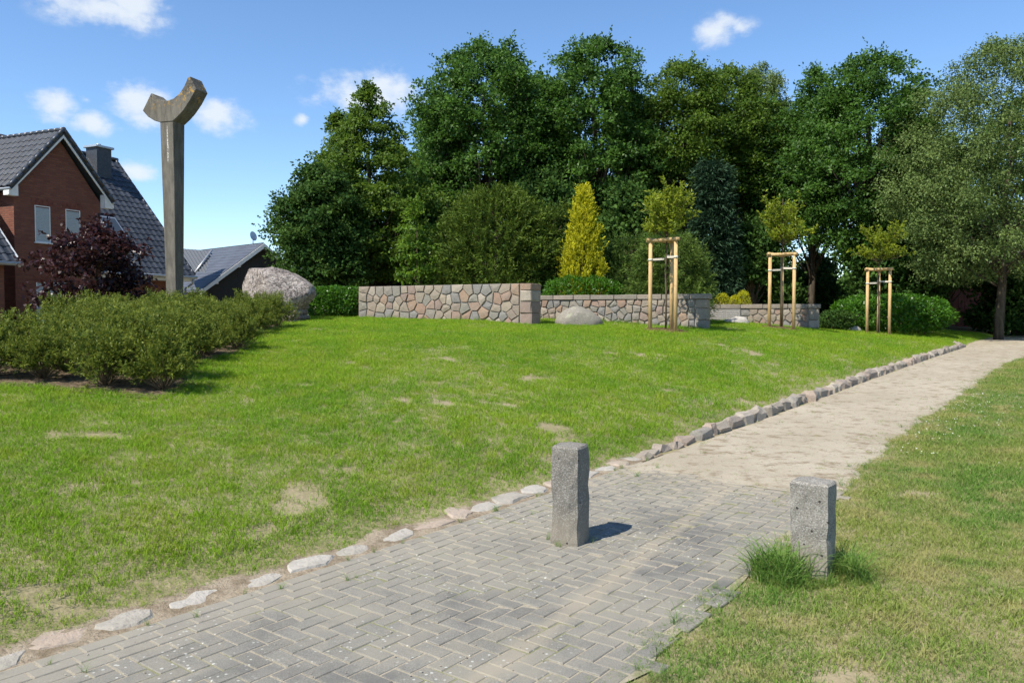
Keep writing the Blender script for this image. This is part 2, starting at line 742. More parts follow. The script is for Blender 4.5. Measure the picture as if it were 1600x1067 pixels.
def boulder_mat():
    t = NT('boulder_granite')
    o = t.obj()
    a = t.noise(o, 3.2, 8, .68)
    b = t.noise(o, 26, 5, .75)
    cr = t.math('ABSOLUTE', t.math('SUBTRACT', t.noise(o, 2.1, 5, .6, 0, .6), .5))
    cr2 = t.math('ABSOLUTE', t.math('SUBTRACT', t.noise(o, 4.4, 4, .6, 0, .4), .52))
    c = t.mix(t.step(a, .36, .64), (.21, .178, .155), (.42, .37, .33))
    c = t.mix(t.math('MULTIPLY', t.step(b, .5, .36), .7), c, (.07, .06, .055))
    c = t.mix(t.math('MULTIPLY', t.step(b, .56, .68), .5), c, (.52, .49, .45))
    crack = t.math('MAXIMUM', t.step(cr, .014, .002), t.math('MULTIPLY', t.step(cr2, .012, .002), .6))
    c = t.mix(t.math('MULTIPLY', crack, .75), c, (.06, .05, .045))
    h = t.math('SUBTRACT', t.math('ADD', a, t.math('MULTIPLY', b, .3)), t.math('MULTIPLY', crack, .6))
    return t.done(t.principled(c, .9, t.bump(h, 1.0, .09), .2))


M_BOULDER = boulder_mat()
M_ROCK = granite_mat('field_rock', [(.216, .198, .162)], .5, 14, .8, .4)
M_MORTAR = simple_mat('mortar', (.29, .26, .22), .95, .1, .2, 30)

# ------------------------------------------------------------------ kerb stones along the lawn


def rough_block(dx, dy, dz, rng, mat, name='stone', parent=None, jit=.12, bev=.22):
    bm = bmesh.new()
    box_bm(bm, -dx / 2, dx / 2, -dy / 2, dy / 2, 0, dz)
    bmesh.ops.bevel(bm, geom=bm.edges[:], offset=min(dx, dy, dz) * bev, segments=1, affect='EDGES')
    m = min(dx, dy, dz)
    for v in bm.verts:
        v.co += Vector((rng.uniform(-1, 1), rng.uniform(-1, 1), rng.uniform(-1, 1))) * m * jit
    bmesh.ops.triangulate(bm, faces=bm.faces[:])
    return bm_obj(name, bm, mat, parent)


def build_kerb():
    rng = random.Random(3)
    ang0 = math.atan2(U2.y, U2.x)
    x, y = xy(0, 6)
    k = empty('stone_kerb', (x, y, base_st(-.01, 6)))
    tag(k, 'low row of rough field stones holding the lawn above the sandy path', 'kerb')
    org = Vector(k.location)
    t = 6.1
    while t < 27.6:
        l = rng.uniform(.17, .42)
        h = .03 + .09 * smooth(6, 8.5, t) * (1 - .3 * smooth(22, 27, t))
        h *= rng.uniform(.8, 1.2)
        bend = max(0, t - 26.0)
        s = .10 + rng.uniform(-.03, .03) + bend * bend * .18
        x, y = xy(s, t + l / 2)
        o = rough_block(l - .015, rng.uniform(.15, .22), h + .12, rng, M_KERB, 'stone', k, .15, .26)
        o.location = Vector((x, y, base_st(-.01, t + l / 2) - .10)) - org
        o.rotation_euler = (rng.uniform(-.06, .06), rng.uniform(-.05, .05), ang0 + rng.uniform(-.1, .1) + bend * .35)
        t += l
    x, y = xy(0, 0)
    k = k_ = empty('flat_edging', (x, y, base_st(-.01, 0)))
    tag(k, 'flat broken edging stones set flush between the grey paving and the lawn', 'edging')
    org = Vector(k.location)
    t = -3.4
    while t < 6.2:
        l = rng.uniform(.22, .52)
        w = rng.uniform(.17, .29)
        n = rng.choice((8, 9, 10))
        V, Fc = [], []
        for (k, z) in ((1.0, -.06), (1.0, -.004), (.86, .010)):
            rg = random.Random(int(t * 1000))
            for i in range(n):
                q = 2 * math.pi * i / n
                e = 3.2
                c, d_ = math.cos(q), math.sin(q)
                r_ = (abs(c) ** e + abs(d_) ** e) ** (-1 / e) * rg.uniform(.62, 1.08)
                V.append((c * r_ * l / 2 * k, d_ * r_ * w / 2 * k, z + rng.uniform(-.005, .005)))
        V.append((0, 0, .013))
        for r_ in range(2):
            for i in range(n):
                A, B = r_ * n + i, r_ * n + (i + 1) % n
                Fc.append((A, B, B + n, A + n))
        for i in range(n):
            Fc.append((2 * n + i, 2 * n + (i + 1) % n, 3 * n))
        s = .01 + w / 2 + rng.uniform(0, .03)
        x, y = xy(s, t + l / 2)
        o = mesh_obj('stone', V, Fc, M_FLAT, k_)
        o.location = Vector((x, y, base_st(s, t + l / 2) + .003 + rng.uniform(-.008, .008))) - org
        o.rotation_euler = (.07 + rng.uniform(-.05, .05), rng.uniform(-.03, .03), ang0 + rng.uniform(-.1, .1))
        t += l * .88 + rng.choice((0, 0, .03))
    # sandy earth between the stones and the grass
    V, Fc = [], []
    tt = list(np.arange(-3.2, 6.6, .12))
    kk = 5
    for tv in tt:
        e = .30 + .12 * mnoise.noise(Vector((tv * 2.1, 9, 0))) + .07 * mnoise.noise(Vector((tv * 7, 2, 0)))
        for i in range(kk):
            s = -.004 + e * i / (kk - 1)
            x, y = xy(s, tv)
            V.append((x, y, base_st(s, tv) + (.008 if i < kk - 1 else -.006) + .006 * mnoise.noise(Vector((x * 9, y * 9, 0)))))
    for j in range(len(tt) - 1):
        for i in range(kk - 1):
            a = j * kk + i
            Fc.append((a, a + kk, a + kk + 1, a + 1))
    o = mesh_obj('earth_strip', V, Fc, M_EARTH, None, True)
    tag(o, kind='structure')


def earth_mat():
    t = NT('sandy_earth')
    pos = t.pos()
    f = t.noise(pos, 7, 6, .7)
    g = t.noise(pos, 45, 4, .7)
    c = t.mix(t.step(f, .35, .65), (.19, .15, .10), (.33, .275, .20))
    c = t.mix(t.math('MULTIPLY', t.step(g, .56, .7), .6), c, (.10, .085, .05))
    return t.done(t.principled(c, .95, t.bump(g, .9, .02), .1))


M_EARTH = earth_mat()
build_kerb()

# ------------------------------------------------------------------ concrete bollards


def concrete_mat(name, c0, c1, pebbles=1.0, holes=True, sc=1.0):
    t = NT(name)
    o = t.obj()
    v = t.voro(o, 150 * sc, 'Color')
    vd = t.voro(o, 150 * sc)
    f = t.noise(o, 5 * sc, 6, .65)
    g = t.noise(o, 130 * sc, 3, .7)
    c = t.mix(t.step(f, .3, .7), c0, c1)
    sp = t.n('ShaderNodeSeparateColor')
    t.l(v, sp.inputs[0])
    c = t.mix(t.math('MULTIPLY', t.step(sp.outputs[0], .55, .9), .55 * pebbles), c, (.38, .365, .33))
    c = t.mix(t.math('MULTIPLY', t.step(sp.outputs[1], .6, .9), .5 * pebbles), c, (.06, .057, .05))
    c = t.mix(t.math('MULTIPLY', t.step(g, .5, .7), .2), c, (.12, .115, .1))
    if holes:
        sz = t.n('ShaderNodeSeparateXYZ')
        t.l(o, sz.inputs[0])
        c = t.mix(t.math('MULTIPLY', t.step(t.math('ADD', sz.outputs[2], t.math('MULTIPLY', f, .25)), .42, .22), .5), c, (.25, .215, .16))
    h = t.math('ADD', t.math('MULTIPLY', vd, -.6 * pebbles), t.math('MULTIPLY', g, .5))
    if holes:
        hd = t.voro(o, 13 * sc)
        pit = t.step(hd, .13, .08)
        c = t.mix(pit, c, (.05, .045, .04))
        h = t.math('SUBTRACT', h, t.math('MULTIPLY', pit, 2))
    return t.done(t.principled(c, .92, t.bump(h, .55, .003), .2))


M_BOLL = concrete_mat('exposed_aggregate', (.125, .117, .10), (.19, .177, .15), .85)
M_BOLL2 = concrete_mat('coarse_aggregate', (.175, .163, .14), (.26, .245, .21), 1.0)


def build_bollard(label, corner_px, d, wa, wb, h, ang, mat, seed, taper):
    """ang: direction of the wide camera-facing side, corner = nearest foot corner"""
    rng = random.Random(seed)
    x = (corner_px - 800) / FPX * d
    e1 = Vector((math.cos(ang), math.sin(ang)))        # along the wide face, towards the right corner
    cx = x - e1.x * wa / 2 - e1.y * wb / 2
    cy = d - e1.y * wa / 2 + e1.x * wb / 2
    bm = bmesh.new()
    n = 9
    rings = []
    for i in range(n + 1):
        z = -.15 + (h + .15) * i / n
        k = 1 - taper * (z / h)
        ring = []
        for (sx, sy) in ((-1, -1), (-.33, -1), (.33, -1), (1, -1), (1, -.33), (1, .33), (1, 1), (.33, 1), (-.33, 1), (-1, 1), (-1, .33), (-1, -.33)):
            c = .92 if (abs(sx) == 1 and abs(sy) == 1) else 1
            jx, jy = rng.uniform(-.0035, .0035), rng.uniform(-.0035, .0035)
            if c < 1 and rng.random() < .35:
                c -= rng.uniform(.02, .09)
            ring.append(bm.verts.new((sx * wa / 2 * k * c + jx, sy * wb / 2 * k * c + jy, z)))
        rings.append(ring)
    top = [bm.verts.new((v.co.x * .9, v.co.y * .9, h + .014 + rng.uniform(-.004, .004))) for v in rings[-1]]
    rings.append(top)
    for a, b in zip(rings, rings[1:]):
        for q in range(12):
            e = (q + 1) % 12
            bm.faces.new((a[q], a[e], b[e], b[q]))
    cv = bm.verts.new((0, 0, h + .024))
    for q in range(12):
        bm.faces.new((top[q], top[(q + 1) % 12], cv))
    o = bm_obj('concrete_bollard', bm, mat, None)
    o.location = (cx, cy, gz(cx, cy))
    o.rotation_euler = (0, 0, ang)
    tag(o, label, 'bollard', 'bollards beside the path')
    return o


BOLL1 = build_bollard('weathered grey concrete bollard standing on the paving with chipped edges', 905, 5.44, .225, .24, .685, R(-27), M_BOLL, 4, .03)
BOLL2 = build_bollard('pitted concrete bollard in long grass at the path side', 1300, 4.74, .245, .21, .575, R(-35), M_BOLL2, 9, -.01)


# ------------------------------------------------------------------ foliage toolkit
def unit(a):
    return a / np.maximum(np.linalg.norm(a, axis=1, keepdims=True), 1e-9)


def leaf_mesh(name, P, D, Nn, ln, wd, tone, mat, fold=0.15):
    """P base points, D long axis, Nn face normal: diamond leaves of length ln and width wd."""
    n = len(P)
    D = unit(D)
    S = unit(np.cross(D, Nn))
    Nn = np.cross(S, D)
    ln = np.broadcast_to(np.asarray(ln, float).reshape(-1, 1), (n, 1))
    wd = np.broadcast_to(np.asarray(wd, float).reshape(-1, 1), (n, 1))
    mid = P + D * ln * .5 + Nn * ln * fold
    v = np.empty((n, 4, 3))
    v[:, 0] = P
    v[:, 1] = mid + S * wd * .5
    v[:, 2] = P + D * ln
    v[:, 3] = mid - S * wd * .5
    me = bpy.data.meshes.new(name)
    me.vertices.add(n * 4)
    me.vertices.foreach_set('co', v.reshape(-1).astype(np.float32))
    me.loops.add(n * 4)
    me.loops.foreach_set('vertex_index', np.arange(n * 4, dtype=np.int32))
    me.polygons.add(n)
    me.polygons.foreach_set('loop_start', np.arange(0, n * 4, 4, dtype=np.int32))
    a = me.attributes.new('tone', 'FLOAT', 'FACE')
    a.data.foreach_set('value', np.clip(tone, 0, 1).astype(np.float32))
    me.materials.append(mat)
    me.update(calc_edges=True)
    return me


def rand_dirs(rs, n):
    return unit(rs.normal(size=(n, 3)))


def clump_leaves(rs, C, Rc, per, ln, wd, flat=.7, droop=.0, up=.35, rnd=.7):
    """leafy clumps: C centres (k,3), Rc radii (k,). returns arrays for leaf_mesh"""
    k = len(C)
    idx = np.repeat(np.arange(k), per)
    n = len(idx)
    dirs = rand_dirs(rs, n)
    dirs[:, 2] = np.where(dirs[:, 2] < -.35, -dirs[:, 2], dirs[:, 2])
    rad = Rc[idx] * rs.uniform(.35, 1.08, n)
    off = dirs * rad[:, None]
    off[:, 2] *= flat
    P = C[idx] + off
    Nn = unit(dirs * .5 + np.array([0, 0, up]) + rs.normal(size=(n, 3)) * rnd * .5)
    D = unit(dirs * .5 + rs.normal(size=(n, 3)) * .7 + np.array([0, 0, -droop]))
    L_ = ln * rs.uniform(.65, 1.25, n)
    W_ = wd * rs.uniform(.7, 1.2, n)
    ct = rs.uniform(-.30, .30, k)
    tone = .45 + ct[idx] + rs.normal(size=n) * .18
    return P, D, Nn, L_, W_, tone


def limb(p, q, r0, r1, rs, sag=0.0, segs=4, wob=.12):
    p, q = Vector(p), Vector(q)
    L_ = (q - p).length
    out = []
    for i in range(segs + 1):
        f = i / segs
        c = p.lerp(q, f)
        w = math.sin(f * math.pi) * L_ * wob
        c = c + Vector((rs.normal() * w * .5, rs.normal() * w * .5, w * .8 - sag * f * f))
        out.append((c, r0 + (r1 - r0) * f))
    return out


PROFILES = {
    'oak': ([0, .12, .35, .6, .82, .95, 1], [.45, .8, 1, .95, .72, .42, .12]),
    'cone': ([0, .1, .3, .55, .75, .9, 1], [.75, .95, 1, .74, .48, .24, .06]),
    'tall': ([0, .15, .4, .7, .9, 1], [.6, .9, 1, .85, .5, .12]),
    'dome': ([0, .2, .5, .75, .92, 1], [.85, 1, .97, .8, .48, .15]),
    'weep': ([0, .1, .35, .6, .85, 1], [.7, .92, 1, .9, .55, .12]),
    'spruce': ([0, .08, .3, .6, .85, 1], [.85, 1, .75, .45, .2, .02]),
}


def make_tree(name, label, cat, px, d, top, hw, bot, mat, bark, profile='oak', ncl=130, per=130, clr=.75, leaf=(.2, .12),
              seed=1, trunk_r=.2, group=None, flat=.75, droop=.15, depth=1.0, trunk_lean=0.0, limbs=None, rnd=.7, up=.35, base_in_ground=True):
    if ncl > 110:
        ncl, per, clr = int(ncl * 1.7), int(per * .95), clr * .74
    rs = np.random.RandomState(seed)
    x = (px - 800) / FPX * d
    g = gz(x, d)
    z1 = EYE + (490.5 - top) * d / FPX - g
    z0 = max(.15, EYE + (490.5 - bot) * d / FPX - g)
    Rr = hw * d / FPX
    root = empty(name, (x, d, g))
    tag(root, label, cat, group)
    fs, pr = PROFILES[profile]
    # clump centres
    C, Rc = [], []
    lump = rs.uniform(0, 100)
    tries = 0
    while len(C) < ncl and tries < ncl * 30:
        tries += 1
        f = rs.uniform(0, 1)
        w = np.interp(f, fs, pr)
        if rs.uniform() > .25 + .75 * w:
            continue
        a = rs.uniform(0, 2 * math.pi)
        rad = Rr * w * (rs.uniform(.25, 1.0) ** .55)
        # uneven outline
        bump_ = 1 + .34 * mnoise.noise(Vector((math.cos(a) * 1.6 + lump, math.sin(a) * 1.6, f * 5.5))) + .2 * mnoise.noise(Vector((math.cos(a) * 4 + lump, math.sin(a) * 4, f * 13)))
        rad *= bump_
        rc = clr * rs.uniform(.6, 1.25) * (.55 + .45 * w)
        rad = max(0, rad - rc * .55)
        zc = z0 + (z1 - z0) * f
        zc = min(zc, z1 - rc * flat * .8)
        c = (math.cos(a) * rad, math.sin(a) * rad * depth, zc)
        C.append(c)
        Rc.append(rc)
    # crown tips that break the sky line
    C = np.array(C)
    Rc = np.array(Rc)
    pp = np.maximum(12, (per * (Rc / clr) ** 2).astype(int))
    P, D, Nn, Ls, Ws, tone = clump_leaves(rs, C, Rc, pp, leaf[0], leaf[1], flat, droop, up, rnd)
    # shoots that stand out of the leaf mass
    ns = ncl
    ii = rs.randint(0, len(C), ns)
    sd = unit(C[ii] * np.array([1, 1, 0]) * .6 + rs.normal(size=(ns, 3)) * .5 + np.array([0, 0, .8]))
    ks = 7
    b0 = np.repeat(C[ii] + sd * (Rc[ii] * .7)[:, None], ks, 0)
    fr = np.tile(np.linspace(0, 1, ks), ns)
    ln_ = np.repeat(Rc[ii] * rs.uniform(.5, 1.1, ns), ks)
    SP = b0 + np.repeat(sd, ks, 0) * (fr * ln_)[:, None] + rs.normal(size=(ns * ks, 3)) * leaf[0] * .25
    P = np.concatenate([P, SP])
    D = np.concatenate([D, unit(np.repeat(sd, ks, 0) * .6 + rs.normal(size=(ns * ks, 3)) * .6)])
    Nn = np.concatenate([Nn, unit(rs.normal(size=(ns * ks, 3)) + np.array([0, 0, .6]))])
    Ls = np.concatenate([Ls, leaf[0] * rs.uniform(.6, 1.0, ns * ks)])
    Ws = np.concatenate([Ws, leaf[1] * rs.uniform(.6, 1.0, ns * ks)])
    tone = np.concatenate([tone, .55 + rs.normal(size=ns * ks) * .15])
    me = leaf_mesh('crown', P, D, Nn, Ls, Ws, tone, mat)
    link(bpy.data.objects.new('crown', me), root)
    # trunk and limbs
    zt = z0 + (z1 - z0) * .72
    tr = limb((0, 0, -.2), (trunk_lean, 0, zt), trunk_r, trunk_r * .3, rs, 0, 8, .02)
    paths = [tr]
    order = np.argsort(-Rc)[:(limbs or max(8, ncl // 7))]
    for i in order:
        c = C[i]
        f = np.clip((c[2] - z0 * .6) / max(zt, .1) * .75, .1, .95)
        j = f * (len(tr) - 1)
        a = tr[int(j)][0].lerp(tr[min(int(j) + 1, len(tr) - 1)][0], j - int(j))
        if a.z > c[2] + .4:
            a = tr[max(0, int(j) - 2)][0]
        paths.append(limb(a, c, trunk_r * .34 * (1 - f * .5), trunk_r * .05, rs, 0, 4, .06))
    tubes('trunk', paths, bark, root, 6)
    return root


def shoot_mesh(name, rs, base, tips, mat, per=12, ln=.05, wd=.022, spread=.8, stem_frac=.25, tone0=.4):
    """twigs from base points to tips with short needles/leaves on both sides of each"""
    base = np.asarray(base, float)
    tips = np.asarray(tips, float)
    k = len(base)
    ax = tips - base
    L_ = np.linalg.norm(ax, axis=1, keepdims=True)
    axn = ax / np.maximum(L_, 1e-6)
    idx = np.repeat(np.arange(k), per)
    n = len(idx)
    f = rs.uniform(stem_frac, 1.0, n)
    P = base[idx] + ax[idx] * f[:, None] + rs.normal(size=(n, 3)) * .006
    side = unit(np.cross(axn[idx], rs.normal(size=(n, 3))))
    D = axn[idx] * rs.uniform(.35, 1.0, n)[:, None] + side * spread
    Nn = unit(rs.normal(size=(n, 3)) * .6 + np.array([0, 0, .7]) + side * .3)
    tone = tone0 + rs.uniform(-.2, .2, k)[idx] + rs.normal(size=n) * .13 + (f - .6) * .55
    return leaf_mesh(name, P, D, Nn, ln * rs.uniform(.7, 1.3, n), wd * rs.uniform(.7, 1.2, n), tone, mat, .1)


# foliage colours
F_OAK = foliage_mat('oak_leaves', (.022, .062, .012), (.090, .185, .026), .3, .5, .3)
F_OAK2 = foliage_mat('hornbeam_leaves', (.030, .072, .010), (.125, .20, .022), .35, .5, .3)
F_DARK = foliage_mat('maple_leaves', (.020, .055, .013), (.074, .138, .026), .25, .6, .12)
F_BIRCH = foliage_mat('birch_leaves', (.058, .100, .025), (.185, .255, .075), .3, .5, .25)
F_YEWT = foliage_mat('tall_yew_needles', (.022, .055, .010), (.135, .195, .024), .2, .55, .25)
F_SPRUCE = foliage_mat('spruce_needles', (.016, .042, .020), (.042, .085, .042), .1, .6, .2)
F_GOLD = foliage_mat('golden_cypress', (.24, .27, .012), (.62, .58, .030), .3, .55, .2)
F_JUN = foliage_mat('juniper_sprays', (.030, .072, .015), (.14, .205, .035), .25, .55, .2)
F_LAUREL = foliage_mat('laurel_leaves', (.025, .085, .008), (.095, .225, .016), .3, .35, .45)
F_YEW = foliage_mat('yew_needles', (.040, .080, .012), (.25, .285, .040), .28, .5, .25)
F_RED = foliage_mat('purple_maple_leaves', (.012, .007, .008), (.058, .020, .020), .25, .35, .5)
F_SAP = foliage_mat('sapling_leaves', (.085, .14, .012), (.29, .34, .030), .4, .45, .3)
F_LIME = foliage_mat('young_maple_leaves', (.045, .105, .012), (.15, .25, .025), .4, .45, .3)
B_OAK = bark_mat('oak_bark', (.035, .028, .02), (.11, .09, .065))
B_BIRCH = bark_mat('birch_bark', (.06, .055, .05), (.45, .43, .40), 5)
B_TWIG = bark_mat('twig_bark', (.05, .035, .02), (.16, .12, .075), 20)

# ------------------------------------------------------------------ the brick house


def brick_mat():
    t = NT('red_brick')
    uv = t.n('ShaderNodeTexCoord').outputs['UV']
    br = t.n('ShaderNodeTexBrick')
    t.l(uv, br.inputs['Vector'])
    br.inputs['Scale'].default_value = 1
    br.inputs['Brick Width'].default_value = .25
    br.inputs['Row Height'].default_value = .078
    br.inputs['Mortar Size'].default_value = .011
    br.inputs['Color1'].default_value = (.165, .060, .042, 1)
    br.inputs['Color2'].default_value = (.235, .092, .058, 1)
    br.inputs['Mortar'].default_value = (.13, .08, .062, 1)
    f = t.noise(uv, 3, 5)
    c = t.mix(t.math('MULTIPLY', t.step(f, .4, .7), .35), br.outputs['Color'], (.15, .055, .04))
    h = t.math('SUBTRACT', 1.0, br.outputs['Fac'])
    return t.done(t.principled(c, .85, t.bump(h, .8, .01), .2))


def tile_mat(name='glazed_tile', col=(.035, .04, .047), rough=.32):
    t = NT(name)
    r = t.rand()
    c = t.mix(r, tuple(x * .75 for x in col), tuple(x * 1.35 for x in col))
    f = t.noise(t.obj(), 25, 4)
    return t.done(t.principled(c, t.math('ADD', rough, t.math('MULTIPLY', f, .12)), None, .5))


M_BRICK = brick_mat()
M_TILE = tile_mat()
M_WHITE = simple_mat('white_fascia', (.72, .72, .70), .5, .3, .06, 6)
M_SHUT = simple_mat('shutter_grey', (.38, .43, .45), .55, .3, .04, 8)
M_GLASS = simple_mat('roof_window_glass', (.05, .06, .07), .05, .8)
M_SLATE = simple_mat('slate_cladding', (.045, .05, .058), .5, .4, .25, 12)
M_ZINC = simple_mat('zinc', (.42, .44, .45), .4, .5, .1, 10, .6)


def wall_poly(name, pts, mat, parent, origin_uv=(0, 0), thick=None):
    """flat wall polygon in house coordinates with UVs in metres (u along the wall, v up)"""
    a = Vector(pts[0])
    dirv = None
    for p in pts[1:]:
        h = Vector((p[0] - a.x, p[1] - a.y, 0))
        if h.length > .01:
            dirv = h.normalized()
            break
    uvs = [((Vector(p) - a).dot(dirv) + origin_uv[0], p[2]) for p in pts]
    return mesh_obj(name, pts, [tuple(range(len(pts)))], mat, parent, False, uvs)


def tile_mesh(w, l, mat, name='tile'):
    """one S-profile roof tile: x across, y up-slope, z out of the roof"""
    prof = [(-.5, .030), (-.33, .006), (-.12, .0), (.08, .006), (.26, .04), (.42, .05), (.52, .034)]
    V, Fc = [], []
    for (yy, dz) in ((0, .026), (l * 1.12, 0.0)):
        for u, z in prof:
            V.append((u * w, yy, z * .9 + dz))
    n = len(prof)
    for i in range(n - 1):
        Fc.append((i, i + 1, n + i + 1, n + i))
    for u, z in prof:
        V.append((u * w, 0, z * .9 - .004))
    for i in range(n - 1):
        Fc.append((2 * n + i, 2 * n + i + 1, i + 1, i))
    me = bpy.data.meshes.new(name)
    me.from_pydata(V, [], Fc)
    me.materials.append(mat)
    me.update()
    return me


def build_house():
    L0 = at(25, 490.5, 28.0)
    gz0 = .5
    H = empty('brick_house', (L0.x, L0.y, gz0), math.atan2(.912, .41))
    tag(H, 'red brick house with black tiled roofs, white gable trim and closed shutters', 'house')
    W = 3.45
    ez, az = 5.45, 7.62                     # wing wall: eave and apex heights
    xm = W / 2
    # walls -----------------------------------------------------------------
    wins = [(.76, 1.35, 3.74, 5.05), (1.96, 2.56, 3.74, 5.05), (.76, 1.95, .9, 2.3)]
    wall = wall_poly('wall', [(0, 0, -1), (W, 0, -1), (W, 0, ez), (xm, 0, az), (0, 0, ez)], M_BRICK, H)
    wall_poly('side_wall', [(0, 6, -1), (0, .0, -1), (0, .0, ez), (0, 6, ez)], M_BRICK, H)
    wall_poly('side_wall', [(W, 0, -1), (W, 6, -1), (W, 6, ez), (W, 0, ez)], M_BRICK, H)
    mx0, mx1 = -7.0, 8.3
    wall_poly('main_wall', [(W, .95, -1), (mx1, .95, -1), (mx1, .95, 3.2), (W, .95, 3.2)], M_BRICK, H)
    wall_poly('end_wall', [(mx1, .95, -1), (mx1, 9.8, -1), (mx1, 9.8, 3.0), (mx1, 5.35, 8.1), (mx1, .95, 3.2)], M_BRICK, H)
    wall_poly('back_wall', [(mx1, 9.8, -1), (mx0, 9.8, -1), (mx0, 9.8, 3.0), (mx1, 9.8, 3.0)], M_BRICK, H)
    # windows: reveal, frame, slatted roller shutter
    for x0, x1, z0, z1 in wins:
        bm = bmesh.new()
        t = .03
        box_bm(bm, x0, x1, -.018, .01, z1 - t, z1)
        box_bm(bm, x0, x1, -.018, .01, z0, z0 + t)
        box_bm(bm, x0, x0 + t, -.018, .01, z0 + t, z1 - t)
        box_bm(bm, x1 - t, x1, -.018, .01, z0 + t, z1 - t)
        w = bm_obj('window', bm, M_WHITE, H)
        bm = bmesh.new()
        n = int((z1 - z0 - 2 * t) / .055)
        for i in range(n):
            a = z0 + t + i * .055
            box_bm(bm, x0 + t, x1 - t, -.010 - .003 * (i % 2), .004, a, a + .05)
        bm_obj('shutter', bm, M_SHUT, w)
        box('sill', M_WHITE, w, x0 - .04, x1 + .04, -.07, .01, z0 - .05, z0 - .004)
        # soldier course of upright bricks above the opening
        bm = bmesh.new()
        xx = x0 - .12
        while xx < x1 + .1:
            box_bm(bm, xx, xx + .066, -.006, .01, z1 + .012, z1 + .25)
            xx += .078
        lint = bm_obj('soldier_course', bm, simple_brick, w)
    # wing roof ----------------------------------------------------------------
    sl = math.atan2(az + .26 - (ez + .13), xm + .30)
    zr = az + .28
    ze = ez + .08
    yf, yb = -.32, 7.0
    xo = .36

    def slab(name, a, b, c, d, th, mat, par):
        a, b, c, d = map(Vector, (a, b, c, d))
        nrm = (b - a).cross(d - a).normalized()
        V = [a, b, c, d] + [q - nrm * th for q in (a, b, c, d)]
        return mesh_obj(name, V, [(0, 1, 2, 3), (7, 6, 5, 4), (0, 4, 5, 1), (1, 5, 6, 2), (2, 6, 7, 3), (3, 7, 4, 0)], mat, par)
    roof = slab('roof', (-xo, yb, ze), (-xo, yf, ze), (xm, yf, zr), (xm, yb, zr), .12, M_TILE, H)
    slab('roof', (W + xo, yf, ze), (W + xo, yb, ze), (xm, yb, zr), (xm, yf, zr), .12, M_TILE, H)
    # white barge boards and boxed eaves on the gable
    for sgn, xe in ((-1, -xo), (1, W + xo)):
        bm = bmesh.new()
        yy0, yy1 = yf + .02, yf + .05
        a = Vector((xe, 0, ze - .13))
        b = Vector((xm, 0, zr - .13))
        vs = []
        for y in (yy0, yy1):
            vs += [bm.verts.new((a.x, y, a.z)), bm.verts.new((b.x, y, b.z)), bm.verts.new((b.x, y, b.z - .17)), bm.verts.new((a.x, y, a.z - .13))]
        for f in ((0, 1, 2, 3), (7, 6, 5, 4), (0, 4, 5, 1), (1, 5, 6, 2), (2, 6, 7, 3), (3, 7, 4, 0)):
            bm.faces.new([vs[i] for i in f])
        bm_obj('barge_board', bm, M_WHITE, H)
        xi = 0 if sgn < 0 else W
        zi = ze - .13 + (zr - ze) * xo / (xm + xo)
        bm = bmesh.new()
        vs = []
        for y in (yf + .055, .0):
            vs += [bm.verts.new((xe, y, ze - .28)), bm.verts.new((xi, y, ze - .28)), bm.verts.new((xi, y, zi)), bm.verts.new((xe, y, ze - .14))]
        for f in ((0, 1, 2, 3), (7, 6, 5, 4), (0, 4, 5, 1), (1, 5, 6, 2), (2, 6, 7, 3), (3, 7, 4, 0)):
            bm.faces.new([vs[i] for i in f])
        bm_obj('eave_box', bm, M_WHITE, H)
        tubes('gutter', [[((xe - .05 * -sgn * -1, yf + .0, ze - .05), .06), ((xe - .05 * -sgn * -1, yb, ze - .05), .06)]], M_ZINC, H)
    # ridge and verge caps
    rp = []
    y = yf - .02
    while y < yb:
        rp.append([((xm, y, zr + .0), .095), ((xm, y + .36, zr + .0), .085)])
        y += .33
    o = tubes('ridge_caps', rp, M_TILE, roof, 8)
    o['kind'] = 'stuff'
    for xe in (-xo, W + xo):
        vp = []
        a, b = Vector((xe, yf, ze + .02)), Vector((xm, yf, zr + .02))
        n = 9
        for i in range(n):
            p, q = a.lerp(b, i / n), a.lerp(b, (i + 1.08) / n)
            vp.append([(p, .075), (q, .065)])
        tubes('verge_caps', vp, M_TILE, roof, 6)
    # main roof ------------------------------------------------------------------
    ea, ra = Vector((0, .45, 2.89)), Vector((0, 5.35, 8.42))
    slope = ra - ea
    SL = slope.length
    pitch = math.atan2(slope.z, slope.y)
    x0, x1 = W + .1, 8.57
    mroof = slab('main_roof', (W + .02, .45, 2.85), (x1, .45, 2.85), (x1, 5.35, 8.38), (W + .02, 5.35, 8.38), .14, M_SLATE, H)
    slab('main_roof', (x1, 10.25, 2.85), (mx0, 10.25, 2.85), (mx0, 5.35, 8.38), (x1, 5.35, 8.38), .14, M_SLATE, H)
    slab('main_roof', (mx0, 2.9, 5.6), (W, 2.9, 5.6), (W, 5.35, 8.38), (mx0, 5.35, 8.38), .14, M_SLATE, H)
    tw, tl = .30, .345
    tm = tile_mesh(tw, tl, M_TILE)
    Rx = Matrix.Rotation(pitch, 4, 'X')
    V, Fc = [], []
    cnt = 0
    sky_x, sky_w, sky_y0, sky_y1 = 5.2, .9, 1.95, 3.15
    rows = int(SL / tl)
    cells = []
    for i in range(rows):
        for j in range(int((x1 - x0) / tw)):
            xx = x1 - (j + .55) * tw
            yy = i * tl - .06
            p = ea + slope.normalized() * yy
            if sky_x - .1 < xx < sky_x + sky_w + .1 and sky_y0 - .3 < yy < sky_y1 - .05:
                continue
            cells.append((xx, p, yy))
